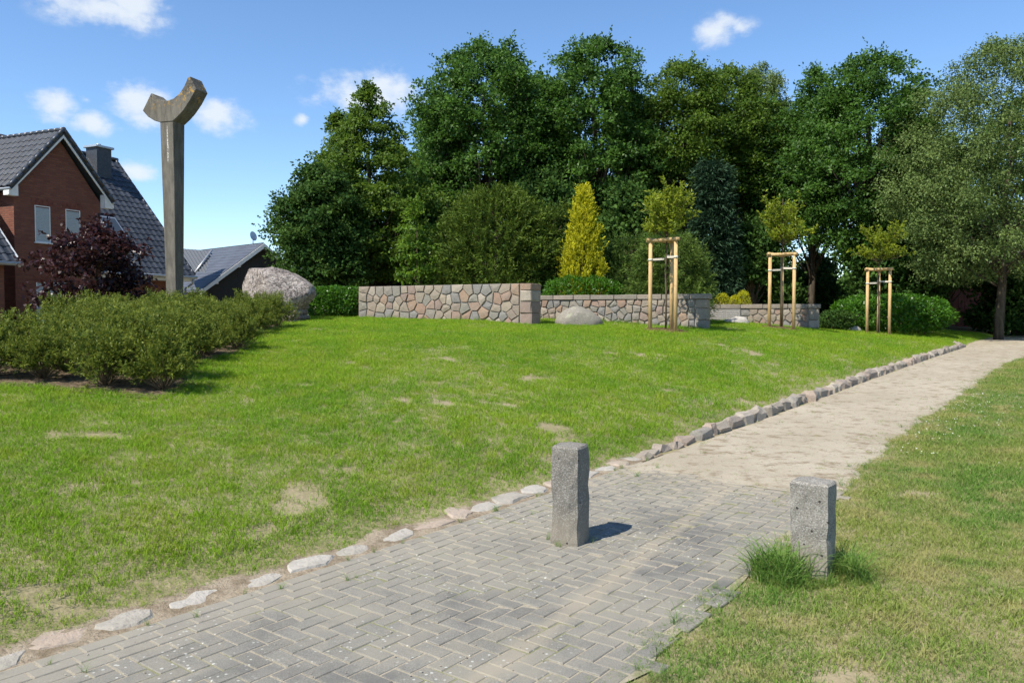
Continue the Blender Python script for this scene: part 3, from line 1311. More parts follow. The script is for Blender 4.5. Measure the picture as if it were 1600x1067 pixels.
    for xx, p, yy in cells:
        mt = Matrix.Translation((xx, p.y, p.z + .01)) @ Rx
        if cnt < 285 and xx > 4.2:
            o = link(bpy.data.objects.new('tile', tm), mroof)
            o.matrix_local = mt
            cnt += 1
        else:
            n0 = len(V)
            V += [mt @ v.co for v in tm.vertices]
            Fc += [tuple(n0 + q for q in f.vertices) for f in tm.polygons]
    # wing left slope and side roof tiles joined
    ws = Vector((xm + xo, 0, zr - ze))
    WL = ws.length
    wp = math.atan2(ws.z, ws.x)
    for i in range(int(WL / .33)):
        for j in range(24):
            yy = yf + .15 + j * .30
            p = Vector((-xo, yy, ze)) + ws.normalized() * (i * .33)
            mt = Matrix.Translation((p.x, p.y, p.z + .012)) @ Matrix.Rotation(-math.pi / 2, 4, 'Z') @ Matrix.Rotation(wp, 4, 'X')
            n0 = len(V)
            V += [mt @ v.co for v in tm.vertices]
            Fc += [tuple(n0 + q for q in f.vertices) for f in tm.polygons]
    o = mesh_obj('far_tiles', V, Fc, M_TILE, mroof)
    o['kind'] = 'stuff'
    rp = []
    x = W - 6
    while x < x1:
        rp.append([((x, 5.35, 8.45), .1), ((x + .38, 5.35, 8.45), .09)])
        x += .35
    tubes('ridge_caps', rp, M_TILE, mroof, 8)['kind'] = 'stuff'
    vp = []
    for i in range(20):
        p = (ea + slope * (i / 20))
        q = (ea + slope * ((i + 1.05) / 20))
        vp.append([((x1, p.y, p.z + .03), .08), ((x1, q.y, q.z + .03), .07)])
    tubes('verge_caps', vp, M_TILE, mroof, 6)['kind'] = 'stuff'
    box('eave_board', M_WHITE, H, W + .02, x1, .46, .95, 2.60, 2.72)
    tubes('gutter', [[((W + .1, .36, 2.79), .07), ((x1 + .05, .36, 2.79), .07)]], M_ZINC, H, 8)
    tubes('downpipe', [[((x1 - .12, .36, 2.74), .05), ((x1 - .12, .45, 2.5), .05), ((x1 - .12, .88, 2.3), .05), ((x1 - .12, .88, -.5), .05)]], M_ZINC, H, 8)
    # roof window
    sw = empty('roof_window', (sky_x, ea.y, ea.z), 0, H)
    d = slope.normalized()
    nrm = Vector((0, -d.z, d.y))

    def onroof(x, y, h):
        q = d * y + nrm * h
        return (x, q.y, q.z)
    for nm, (a, b, c, e), mt in (('frame', (-.02, sky_w + .02, sky_y0, sky_y1), M_ZINC), ('pane', (.07, sky_w - .07, sky_y0 + .08, sky_y1 - .1), M_GLASS)):
        hh = .10 if nm == 'frame' else .125
        V = [onroof(a, c, 0), onroof(b, c, 0), onroof(b, e, 0), onroof(a, e, 0), onroof(a, c, hh), onroof(b, c, hh), onroof(b, e, hh), onroof(a, e, hh)]
        mesh_obj(nm, V, [(4, 5, 6, 7), (0, 1, 5, 4), (1, 2, 6, 5), (2, 3, 7, 6), (3, 0, 4, 7)], mt, sw)
    # chimney with slate cladding and metal cap
    ch = box('chimney', M_SLATE, H, 6.75, 7.5, 4.3, 5.0, 6.5, 8.62)
    box('chimney_cap', M_ZINC, ch, 6.66, 7.59, 4.21, 5.09, 8.62, 8.72, .01)
    tubes('flue', [[((7.12, 4.65, 8.7), .1), ((7.12, 4.65, 8.84), .1)]], M_ZINC, ch, 8)
    # low roof on the near side
    lx0, lx1 = -6.5, -1.0
    la = Vector((0, -1.66, 2.89))
    lroof = slab('side_roof', (lx0, -1.66, 2.85), (lx1, -1.66, 2.85), (lx1, 1.6, 6.45), (lx0, 1.6, 6.45), .12, M_SLATE, H)
    lp = math.atan2(3.6, 3.26)
    for i in range(13):
        for j in range(7):
            xx = lx1 - .16 - j * tw
            yy = i * tl - .05
            mt = Matrix.Translation((xx, la.y + math.cos(lp) * yy, la.z + math.sin(lp) * yy + .01)) @ Matrix.Rotation(lp, 4, 'X')
            o = link(bpy.data.objects.new('tile', tm), lroof)
            o.matrix_local = mt
    bm = bmesh.new()
    vs = []
    for x in (lx1 - .02, lx1 + .05):
        vs += [bm.verts.new((x, -1.7, 2.70)), bm.verts.new((x, 1.6, 6.34)), bm.verts.new((x, 1.6, 6.54)), bm.verts.new((x, -1.7, 2.93))]
    for f in ((0, 1, 2, 3), (7, 6, 5, 4), (0, 4, 5, 1), (1, 5, 6, 2), (2, 6, 7, 3), (3, 7, 4, 0)):
        bm.faces.new([vs[i] for i in f])
    bm_obj('verge_board', bm, M_WHITE, H)
    tubes('gutter', [[((lx0, -1.75, 2.8), .07), ((lx1 + .08, -1.75, 2.8), .07)]], M_ZINC, H, 8)
    wall_poly('side_wing_wall', [(lx0, -1.3, -1), (lx1 - .25, -1.3, -1), (lx1 - .25, -1.3, 3.1), (lx0, -1.3, 3.1)], M_BRICK, H)
    wall_poly('side_wing_wall', [(lx1 - .25, -1.3, -1), (lx1 - .25, 1.6, -1), (lx1 - .25, 1.6, 6.2), (lx1 - .25, -1.3, 3.05)], M_BRICK, H)
    # small window in the main wall
    w = box('window', M_WHITE, H, 6.3, 7.2, .925, .955, .9, 2.0)
    box('shutter', M_SHUT, w, 6.36, 7.14, .915, .93, .95, 1.95)
    return H


simple_brick = simple_mat('soldier_brick', (.16, .06, .042), .85, .2, .3, 9)
build_house()


def build_barn():
    ap = at(405, 378, 45)
    g2 = Vector((.73, -.68))
    B = empty('grey_roofed_outbuilding', (ap.x, ap.y, .5), math.atan2(.73, .68))
    # local x = e2 along the gable, local y into the building, ridge at x=0
    tag(B, 'dark timber outbuilding with slate grey roof and white gable trim behind the monument', 'building')
    t = NT('dark_board')
    o = t.obj()
    sp = t.n('ShaderNodeSeparateXYZ')
    t.l(o, sp.inputs[0])
    st_ = t.math('FRACT', t.math('MULTIPLY', sp.outputs[0], 6))
    M_BOARD = t.done(t.principled((.03, .032, .034), .8, t.bump(t.step(st_, .0, .12), .6, .02), .2))
    M_ROOF2 = simple_mat('slate_roof', (.075, .085, .105), .55, .4, .12, 1.2)
    zr, ze, hw = 5.1, 2.4, 3.7
    mesh_obj('gable_wall', [(-hw + .3, 0, -1), (hw - .3, 0, -1), (hw - .3, 0, ze + .1), (0, 0, zr - .15), (-hw + .3, 0, ze + .1)], [(0, 1, 2, 3, 4)], M_BOARD, B)
    mesh_obj('side_wall', [(-hw + .3, 9, -1), (-hw + .3, 0, -1), (-hw + .3, 0, ze + .1), (-hw + .3, 9, ze + .1)], [(0, 1, 2, 3)], M_BOARD, B)
    for s in (-1, 1):
        bm = bmesh.new()
        vs = []
        for dz in (0, -.1):
            vs += [bm.verts.new((s * hw, -.5, ze + dz)), bm.verts.new((0, -.5, zr + dz)), bm.verts.new((0, 10, zr + dz)), bm.verts.new((s * hw, 10, ze + dz))]
        for f in ((0, 1, 2, 3), (7, 6, 5, 4), (0, 4, 5, 1), (1, 5, 6, 2), (2, 6, 7, 3), (3, 7, 4, 0)):
            bm.faces.new([vs[i] for i in f])
        rf = bm_obj('roof', bm, M_ROOF2, B)
        # slate courses on the slope, each a thin lap
        bm = bmesh.new()
        n = 14
        for i in range(n):
            f0, f1 = i / n, (i + 1) / n
            q = []
            for f, h in ((f0, .022), (f1 + .01, .004)):
                for y in (-.5, 10):
                    q.append(bm.verts.new((s * hw * (1 - f), y, ze + (zr - ze) * f + h + .004)))
            bm.faces.new((q[0], q[1], q[3], q[2]))
        bm_obj('slate_courses', bm, M_ROOF2, rf)
        bm = bmesh.new()
        vs = []
        for y in (-.55, -.51):
            vs += [bm.verts.new((s * hw, y, ze - .02)), bm.verts.new((0, y, zr - .02)), bm.verts.new((0, y, zr - .28)), bm.verts.new((s * hw, y, ze - .24))]
        for f in ((0, 1, 2, 3), (7, 6, 5, 4), (0, 4, 5, 1), (1, 5, 6, 2), (2, 6, 7, 3), (3, 7, 4, 0)):
            bm.faces.new([vs[i] for i in f])
        bm_obj('barge_board', bm, M_WHITE, B)
    for f in (.25, .6):
        for s in (-1, 1):
            box('purlin_end', M_WHITE, B, s * hw * (1 - f) - .08, s * hw * (1 - f) + .08, -.5, .0, ze + (zr - ze) * f - .32, ze + (zr - ze) * f - .16)
    w = box('window', M_WHITE, B, -.5, .9, -.03, .0, 1.6, 2.75)
    box('pane', M_GLASS, w, -.42, .82, -.04, -.03, 1.68, 2.67)
    # cross roof with glossy ribbed tiles standing against the left slope
    bpy.context.view_layer.update()
    inv = B.matrix_world.inverted()
    V, Fc = [], []
    ribs = 12
    for i in range(ribs):
        f = i / ribs
        xt = 262 + (330 - 262) * f
        yt = 387 + 5 * f
        ln_ = min(1, (1 - f) * 2.1)
        xb, yb_ = xt + 22 * ln_, yt + 36 * ln_
        for (o_, h) in ((0, 0), (1.6, .07), (3.4, .07), (4.2, 0)):
            for (qx, qy, dd) in ((xt, yt, 43.2), (xb, yb_, 43.2 - 1.6 * ln_)):
                V.append(inv @ (at(qx + o_, qy, dd - h)))
        n0 = len(V) - 8
        for k in range(3):
            Fc.append((n0 + 2 * k, n0 + 2 * k + 1, n0 + 2 * k + 3, n0 + 2 * k + 2))
        if i:
            Fc.append((n0 - 2, n0 - 1, n0 + 1, n0))
    mesh_obj('ribbed_roof', V, Fc, simple_mat('ribbed_tile', (.12, .13, .14), .3, .6), B)
    c0, c1 = inv @ at(331, 391, 43.0), inv @ at(304, 427, 41.4)
    tubes('valley_flashing', [[(c0, .06), (c1, .06)]], M_ZINC, B, 6)
    # satellite dish at the gable peak
    V, Fc = [], []
    ds = empty('satellite_dish', (-.05, .6, zr + .45), 0, B)
    bm = bmesh.new()
    bmesh.ops.create_uvsphere(bm, u_segments=16, v_segments=10, radius=.9)
    geom = [v for v in bm.verts if v.co.z > -.78]
    bmesh.ops.delete(bm, geom=geom, context='VERTS')
    for v in bm.verts:
        v.co.z += .9
    dish = bm_obj('bowl', bm, M_ZINC, ds, True)
    dish.rotation_euler = (R(78), 0, R(20))
    tubes('mast', [[((0, 0, -.7), .03), ((0, 0, 0), .03)], [((0, -.05, -.2), .015), ((.15, -.45, .0), .015)]], M_ZINC, ds, 6)


build_barn()

# ------------------------------------------------------------------ concrete monument


def build_monument():
    d = 20.0
    x = (274 - 800) / FPX * d
    g = gz(x, d)
    ang = R(-18)                   # local x runs along the broad face towards the right, y into depth
    o = empty('concrete_monument', (x, d, g), ang)
    tag(o, 'tall tapering concrete monument with two short curved arms at its top', 'monument')
    t = NT('monument_concrete')
    ob = t.obj()
    mp = t.n('ShaderNodeMapping')
    mp.inputs['Scale'].default_value = (1, 1, .18)
    t.l(ob, mp.inputs[0])
    f = t.noise(mp.outputs[0], 9, 6, .7)
    g_ = t.noise(ob, 60, 4, .7)
    f2 = t.noise(ob, 2.2, 5, .65)
    c = t.mix(t.step(f, .3, .7), (.09, .083, .068), (.17, .157, .13))
    c = t.mix(t.math('MULTIPLY', t.step(f2, .45, .7), .5), c, (.075, .07, .058))
    c = t.mix(t.math('MULTIPLY', t.step(g_, .55, .72), .35), c, (.07, .06, .05))
    sp = t.n('ShaderNodeSeparateXYZ')
    t.l(ob, sp.inputs[0])
    hi = t.step(sp.outputs[2], 5.2, 5.7)
    l1 = t.noise(ob, 5.5, 4, .7)
    c = t.mix(t.math('MULTIPLY', t.math('MULTIPLY', t.step(l1, .56, .62), hi), .85), c, (.42, .25, .05))
    l2 = t.noise(ob, 17, 3, .7)
    c = t.mix(t.math('MULTIPLY', t.math('MULTIPLY', t.step(l2, .55, .61), hi), .85), c, (.045, .04, .035))
    # lime run under the head
    lx = t.math('ABSOLUTE', t.math('SUBTRACT', sp.outputs[0], t.math('ADD', .01, t.math('MULTIPLY', t.math('SUBTRACT', f, .5), .05))))
    run = t.math('MULTIPLY', t.step(lx, .022, .008), t.math('MULTIPLY', t.step(sp.outputs[2], 3.95, 4.1), t.step(sp.outputs[2], 5.0, 4.7)))
    run = t.math('MULTIPLY', run, t.step(t.noise(ob, 26, 2), .42, .55))
    c = t.mix(t.math('MULTIPLY', run, .8), c, (.62, .6, .55))
    h = t.math('ADD', t.math('MULTIPLY', g_, .4), f)
    mat = t.done(t.principled(c, .9, t.bump(h, .5, .01), .15))
    H = 4.97                        # where the arms leave the stem
    bw, tw = .135, .2                # half widths of the stem at foot and head
    bd, td = .12, .2
    # stem: slightly uneven board-marked faces
    bm = bmesh.new()
    n = 14
    rng = random.Random(2)
    rings = []
    for i in range(n + 1):
        f_ = i / n
        z = -.3 + (H + .3) * f_
        a = bw + (tw - bw) * f_
        b = bd + (td - bd) * f_
        rings.append([bm.verts.new((sx * a * k + rng.uniform(-.003, .003), sy * b * q, z)) for sx, sy, k, q in
                      ((-1, -1, .95, 1), (1, -1, .95, 1), (1, -1, 1, .95), (1, 1, 1, .95), (1, 1, .95, 1), (-1, 1, .95, 1), (-1, 1, 1, .95), (-1, -1, 1, .95))])
    for a, b in zip(rings, rings[1:]):
        for q in range(8):
            bm.faces.new((a[q], a[(q + 1) % 8], b[(q + 1) % 8], b[q]))
    bm.faces.new(rings[-1])
    bm_obj('stem', bm, mat, o)
    # head: crescent outline extruded in depth
    out = []
    # lower edge from left stem corner out to left tip, over the top, down to the right
    low_l = [(-.2, H), (-.36, H + .06), (-.55, H + .17), (-.72, H + .33)]
    tip_l = [(-.45, H + .74)]
    top = [(-.30, H + .62), (-.14, H + .54), (.04, H + .515), (.22, H + .55), (.40, H + .66), (.55, H + .83), (.66, H + 1.02)]
    tip_r = [(.72, H + 1.05), (.90, H + .72)]
    low_r = [(.72, H + .46), (.52, H + .24), (.36, H + .11), (.2, H)]
    out = low_l + tip_l + top + tip_r + low_r
    bm = bmesh.new()
    dd = .215
    fr = [bm.verts.new((p[0] + rng.uniform(-.006, .006), -dd, p[1] + rng.uniform(-.006, .006))) for p in out]
    bk = [bm.verts.new((p[0], dd, p[1])) for p in out]
    ff = bm.faces.new(fr)
    fb = bm.faces.new(bk[::-1])
    for i in range(len(out)):
        j = (i + 1) % len(out)
        bm.faces.new((fr[i], bk[i], bk[j], fr[j]))
    bmesh.ops.triangulate(bm, faces=[ff, fb])
    es = [e for e in bm.edges if (e.verts[0] in fr) == (e.verts[1] in fr) and len([f for f in e.link_faces if abs(f.normal.y) > .9]) == 1]
    bm.normal_update()
    es = [e for e in bm.edges if len(e.link_faces) == 2 and e.calc_face_angle(0) > .9]
    bmesh.ops.bevel(bm, geom=es, offset=.012, segments=1, affect='EDGES')
    bm_obj('head', bm, mat, o)


build_monument()

# ------------------------------------------------------------------ boulders


def boulder(name, outline, depth, mat, loc, rz, seed, rough=.06, sub=4, cuts=0):
    """outline: list of (angle deg, radius) of the silhouette seen from the front (x right, z up)"""
    bm = bmesh.new()
    bmesh.ops.create_icosphere(bm, subdivisions=sub, radius=1)
    an = [a for a, r in outline]
    rv = [r for a, r in outline]
    an = [an[-1] - 360] + an + [an[0] + 360]
    rv = [rv[-1]] + rv + [rv[0]]
    for v in bm.verts:
        p = v.co.normalized()
        a = math.degrees(math.atan2(p.z, p.x))
        r = float(np.interp(a, an, rv)) if a >= an[0] else rv[0]
        k = math.sqrt(max(0, 1 - p.y * p.y))
        k = k ** .75
        hx = math.hypot(p.x, p.z) or 1e-6
        q = Vector((p.x / hx * r * k, math.copysign(abs(p.y) ** .9, p.y) * depth, p.z / hx * r * k))
        n1 = mnoise.noise(q * 1.7 + Vector((seed, 0, 0)))
        n2 = mnoise.noise(q * 4.5 + Vector((0, seed, 0)))
        n3 = mnoise.noise(q * 11 + Vector((0, 0, seed)))
        cell = mnoise.cell(q * 2.3 + Vector((seed, seed, 0)))
        q += p * (rough * (n1 * 1.2 + n2 * .6 + n3 * .3 + cell * .15))
        v.co = q
    rc = random.Random(int(seed * 100))
    ext = max(rv)
    for _ in range(cuts):
        nv = Vector((rc.gauss(-.25, .6), -abs(rc.gauss(0, 1)), rc.gauss(.35, .5))).normalized()
        h = max(v.co.dot(nv) for v in bm.verts) * rc.uniform(.78, .93)
        for v in bm.verts:
            e = v.co.dot(nv) - h
            if e > 0:
                v.co -= nv * e * .88
    o = bm_obj(name, bm, mat, None, True)
    o.location = loc
    o.rotation_euler = (0, 0, rz)
    return o


def build_boulders():
    d = 21.0
    c = at(428, 452, d)
    ol = [(-180, 1.02), (-160, .98), (-140, .80), (-118, .62), (-95, .56), (-70, .58), (-45, .74), (-25, .98), (-8, 1.12), (4, 1.06),
          (20, .84), (45, .62), (70, .56), (95, .57), (120, .65), (145, .88), (165, 1.08)]
    b = boulder('granite_boulder', ol, .7, M_BOULDER, c, R(-10), 3.1, .045, 5, 9)
    tag(b, 'huge pale granite boulder resting on a pedestal of rounded cobbles', 'boulder')
    # cobble pedestal
    x, y = c.x + .12, c.y + .0
    g = gz(x, y)
    top = c.z - .50
    ped = empty('cobble_pedestal', (x, y, g), R(-10))
    tag(ped, 'low pedestal of rounded cobbles mortared together under the huge boulder', 'pedestal')
    hgt = top - g + .12
    box('mortar_core', M_MORTAR, ped, -.62, .62, -.42, .42, -.25, hgt)
    rng = random.Random(8)
    bm = bmesh.new()
    bmesh.ops.create_icosphere(bm, subdivisions=1, radius=1)
    me = bpy.data.meshes.new('cobble')
    bm.to_mesh(me)
    bm.free()
    me.materials.append(M_WALL)
    me.polygons.foreach_set('use_smooth', [True] * len(me.polygons))
    rows = max(3, int(hgt / .14) + 1)
    for r_ in range(rows):
        for side in range(4):
            L_ = 1.24 if side % 2 == 0 else .84
            n = int(L_ / .165)
            for i in range(n):
                u = -L_ / 2 + (i + .5 + .4 * (r_ % 2 - .5)) * L_ / n
                z = -.02 + r_ * .135
                dpt = .42 if side % 2 == 0 else .62
                p = {0: (u, -dpt, z), 1: (dpt, u, z), 2: (u, dpt, z), 3: (-dpt, u, z)}[side]
                o = link(bpy.data.objects.new('cobble', me), ped)
                o.location = p
                o.scale = (.085 * rng.uniform(.8, 1.15), .085 * rng.uniform(.8, 1.1), .07 * rng.uniform(.85, 1.15))
                o.rotation_euler = (rng.uniform(-.3, .3), rng.uniform(-.3, .3), rng.uniform(0, 6))
    # low rounded boulder before the middle wall
    d = 20.6
    x = (904 - 800) / FPX * d
    g = gz(x, d)
    ol = [(-180, .62), (-120, .35), (-60, .35), (0, .62), (25, .50), (60, .42), (95, .42), (130, .46), (160, .56)]
    b = boulder('rounded_boulder', ol, .38, M_ROCK, (x, d, g + .06), 0, 7.7, .03, 4)
    tag(b, 'low rounded grey boulder lying in the grass before the coped stone wall', 'boulder')
    # flat pale rock before the end wall
    d = 23.9
    x = (1150 - 800) / FPX * d
    g = gz(x, d)
    ol = [(-180, .52), (-120, .25), (-60, .25), (0, .44), (25, .36), (55, .25), (90, .21), (140, .24), (165, .42)]
    b = boulder('flat_rock', ol, .3, M_FLAT, (x, d, g - .02), .2, 1.7, .045, 4, 8)
    tag(b, 'flat pale craggy rock in front of the carved wall slab', 'rock')
    d = 27.0
    x = (1332 - 800) / FPX * d
    b = boulder('small_rock', [(-180, .34), (-90, .15), (0, .32), (60, .16), (120, .16)], .22, M_FLAT, (x, d, gz(x, d) + .02), .2, 2.2, .03, 3)
    tag(b, 'small pale rock at the edge of the lawn near the laurel', 'rock')


build_boulders()

# ------------------------------------------------------------------ field stone walls


def clip(poly, px, py, nx, ny):
    """keep the side where (p - (px,py)).n <= 0"""
    out = []
    for i in range(len(poly)):
        a, b = poly[i], poly[(i + 1) % len(poly)]
        da = (a[0] - px) * nx + (a[1] - py) * ny
        db = (b[0] - px) * nx + (b[1] - py) * ny
        if da <= 0:
            out.append(a)
        if (da < 0 < db) or (db < 0 < da):
            f = da / (da - db)
            out.append((a[0] + (b[0] - a[0]) * f, a[1] + (b[1] - a[1]) * f))
    return out


def cells(w, h, seeds, asp=1.0):
    res = []
    for i, (x, y) in enumerate(seeds):
        poly = [(0, 0), (w, 0), (w, h), (0, h)]
        for j, (u, v) in enumerate(seeds):
            if i == j or abs(u - x) > 1.2:
                continue
            nx, ny = u - x, v - y
            poly = clip(poly, (x + u) / 2, (y + v) / 2, nx, ny)
            if len(poly) < 3:
                break
        if len(poly) >= 3:
            res.append(poly)
    return res


def stone_from_poly(poly, rng, parent, place, joint=.012, name='stone', proud=None):
    n = len(poly)
    cx = sum(p[0] for p in poly) / n
    cy = sum(p[1] for p in poly) / n
    p_ = proud if proud else rng.uniform(.03, .06)

    def inset(q, d):
        vx, vy = q[0] - cx, q[1] - cy
        l = math.hypot(vx, vy) or 1
        k = max(.3, (l - d) / l)
        return cx + vx * k, cy + vy * k
    # merge near-equal corners
    pts = []
    for q in poly:
        if not pts or math.hypot(q[0] - pts[-1][0], q[1] - pts[-1][1]) > .03:
            pts.append(q)
    if len(pts) > 2 and math.hypot(pts[0][0] - pts[-1][0], pts[0][1] - pts[-1][1]) < .03:
        pts.pop()
    if len(pts) < 3:
        return None
    V, Fc = [], []
    m = len(pts)
    for (d, y, j) in ((joint, .02, 0), (joint + .003, -p_ * .7, .006), (joint + .016, -p_, .006)):
        for q in pts:
            u, v = inset(q, d)
            V.append((u - cx + rng.uniform(-j, j), y + rng.uniform(-j, j) * .6, v - cy + rng.uniform(-j, j)))
    V.append((rng.uniform(-.02, .02), -p_ - rng.uniform(-.003, .016), rng.uniform(-.02, .02)))
    for r_ in range(2):
        for i in range(m):
            a, b = r_ * m + i, r_ * m + (i + 1) % m
            Fc.append((a, b, b + m, a + m))
    for i in range(m):
        Fc.append((2 * m + i, 2 * m + (i + 1) % m, 3 * m))
    o = mesh_obj(name, V, Fc, M_WALL, parent)
    place(o, cx, cy)
    return o


def build_wall(label, pl, dl, pr, dr, top_l, top_r, th, cope, seed, nrow, special=None):
    rng = random.Random(seed)
    A = Vector(((pl - 800) / FPX * dl, dl))
    B = Vector(((pr - 800) / FPX * dr, dr))
    L_ = (B - A).length
    ang = math.atan2(B.y - A.y, B.x - A.x)
    ga, gb = gz(A.x, A.y), gz(B.x, B.y)
    zlow = min(ga, gb) - .12
    ztop = (EYE + (490.5 - top_l) * dl / FPX + EYE + (490.5 - top_r) * dr / FPX) / 2
    Wl = empty('stone_wall', (A.x, A.y, zlow), ang)
    tag(Wl, label, 'wall', 'field stone walls of the memorial')
    H = ztop - zlow
    ch = .13 if cope else 0
    Hs = H - ch
    box('mortar_core', M_MORTAR, Wl, .015, L_ - .015, .0, th - .02, -.3, Hs - .006)

    def seeds(w, h, rows, asp):
        out = []
        for r_ in range(rows):
            n = max(1, int(round(w / (h / rows * asp * rng.uniform(.85, 1.15)))))
            for i in range(n):
                x = (i + .5) * w / n + rng.uniform(-.3, .3) * w / n
                y = (r_ + .5) * h / rows + rng.uniform(-.36, .36) * h / rows
                out.append((x, y))
        return out
    x0 = 0.0
    if special:
        x0 = special(Wl, Hs, rng)
    sd = [s for s in seeds(L_ - x0 - .32, Hs, nrow, 1.12)]
    for poly in cells(L_ - x0 - .32, Hs, sd):
        stone_from_poly(poly, rng, Wl, lambda o, cx, cy: setattr(o, 'location', (cx + x0, 0, cy)))
    # corner blocks at the right end, seen on face and end
    z = 0
    k = 0
    while z < Hs - .01:
        h = min(rng.uniform(.2, .42), Hs - z)
        if Hs - z - h < .12:
            h = Hs - z
        lx = .315
        o = rough_block(lx - .012, th + .06, h - .014, rng, M_WALL, 'corner_stone', Wl, .05, .06)
        o.location = (L_ - lx / 2 + .02, th / 2 - .012, z + .007)
        z += h
    # back face and left end
    for poly in cells(th, Hs, seeds(th, Hs, nrow - 1, 1.0)):
        def pl_(o, cx, cy):
            o.location = (0, th - cx, cy)
            o.rotation_euler = (0, 0, -math.pi / 2)
        stone_from_poly(poly, rng, Wl, pl_)
    if cope:
        x = -.06
        while x < L_ + .05:
            l = min(rng.uniform(.42, .75), L_ + .06 - x)
            if L_ + .06 - x - l < .2:
                l = L_ + .06 - x
            o = rough_block(l - .012, th + .14, ch, rng, M_COPE, 'coping_stone', Wl, .04, .1)
            o.location = (x + l / 2, th / 2, Hs)
            x += l
    return Wl


M_SLAB = granite_mat('carved_slab', [(.225, .217, .203)], .4, 40, .4)
M_CARVE = simple_mat('carving', (.42, .41, .38), .9, .1)


def carved_slab(Wl, Hs, rng):
    w, h, z = 1.02, .40, Hs - .42
    o = rough_block(w - .02, .09, h, rng, M_SLAB, 'carved_slab', Wl, .02, .08)
    o.location = (w / 2, -.02, z)
    bm = bmesh.new()
    for col in range(2):                 # worn, illegible carved lines
        for row in range(4):
            x = .10 + col * .48
            zz = h - .1 - row * .07
            e = x + .36
            while x < e:
                l = rng.uniform(.012, .03)
                box_bm(bm, x - w / 2, x + l - w / 2, -.055, -.04, zz, zz + rng.uniform(.018, .035))
                x += l + rng.uniform(.012, .03)
    bm_obj('inscription', bm, M_CARVE, o)
    sd = [(.1, (Hs - .42) / 2), (.42, (Hs - .42) * .45), (.75, (Hs - .42) * .5), (.98, (Hs - .42) * .4)]
    for poly in cells(w, Hs - .42, sd):
        stone_from_poly(poly, rng, Wl, lambda q, cx, cy: setattr(q, 'location', (cx, 0, cy)))
    return w


build_wall('high wall of mixed field stones without coping, beside the green hedge', 562, 22.6, 830, 20.0, 448, 442.5, .5, False, 21, 5)
build_wall('middle field stone wall with grey coping behind the low rounded boulder', 836, 22.4, 1105, 20.6, 461, 460.5, .4, True, 22, 5)
build_wall('low end field stone wall with grey coping and a carved slab', 1106, 25.6, 1279, 24.5, 475, 476, .4, True, 23, 4, carved_slab)

# ------------------------------------------------------------------ young trees in their stakes


def post_mat():
    t = NT('peeled_pine')
    o = t.obj()
    mp = t.n('ShaderNodeMapping')
    mp.inputs['Scale'].default_value = (1, 1, .12)
    t.l(o, mp.inputs[0])
    f = t.noise(mp.outputs[0], 30, 5, .65)
    k = t.noise(o, 6, 3, .6)
    c = t.mix(t.step(f, .3, .7), (.40, .26, .11), (.57, .40, .19))
    c = t.mix(t.math('MULTIPLY', t.step(k, .6, .7), .6), c, (.27, .15, .06))
    return t.done(t.principled(c, .75, t.bump(f, .4, .01), .25))


M_POST = post_mat()
M_TIE = simple_mat('webbing_tie', (.55, .50, .40), .8, .2, .1, 30)
M_MULCH = None


def mulch_mat():
    t = NT('bark_mulch')
    o = t.pos()
    v = t.voro(o, 28, 'Color')
    sp = t.n('ShaderNodeSeparateColor')
    t.l(v, sp.inputs[0])
    c = t.mix(sp.outputs[0], (.06, .035, .02), (.20, .125, .075))
    return t.done(t.principled(c, .95, t.bump(t.voro(o, 28), 1, .03), .1))


M_MULCH = mulch_mat()


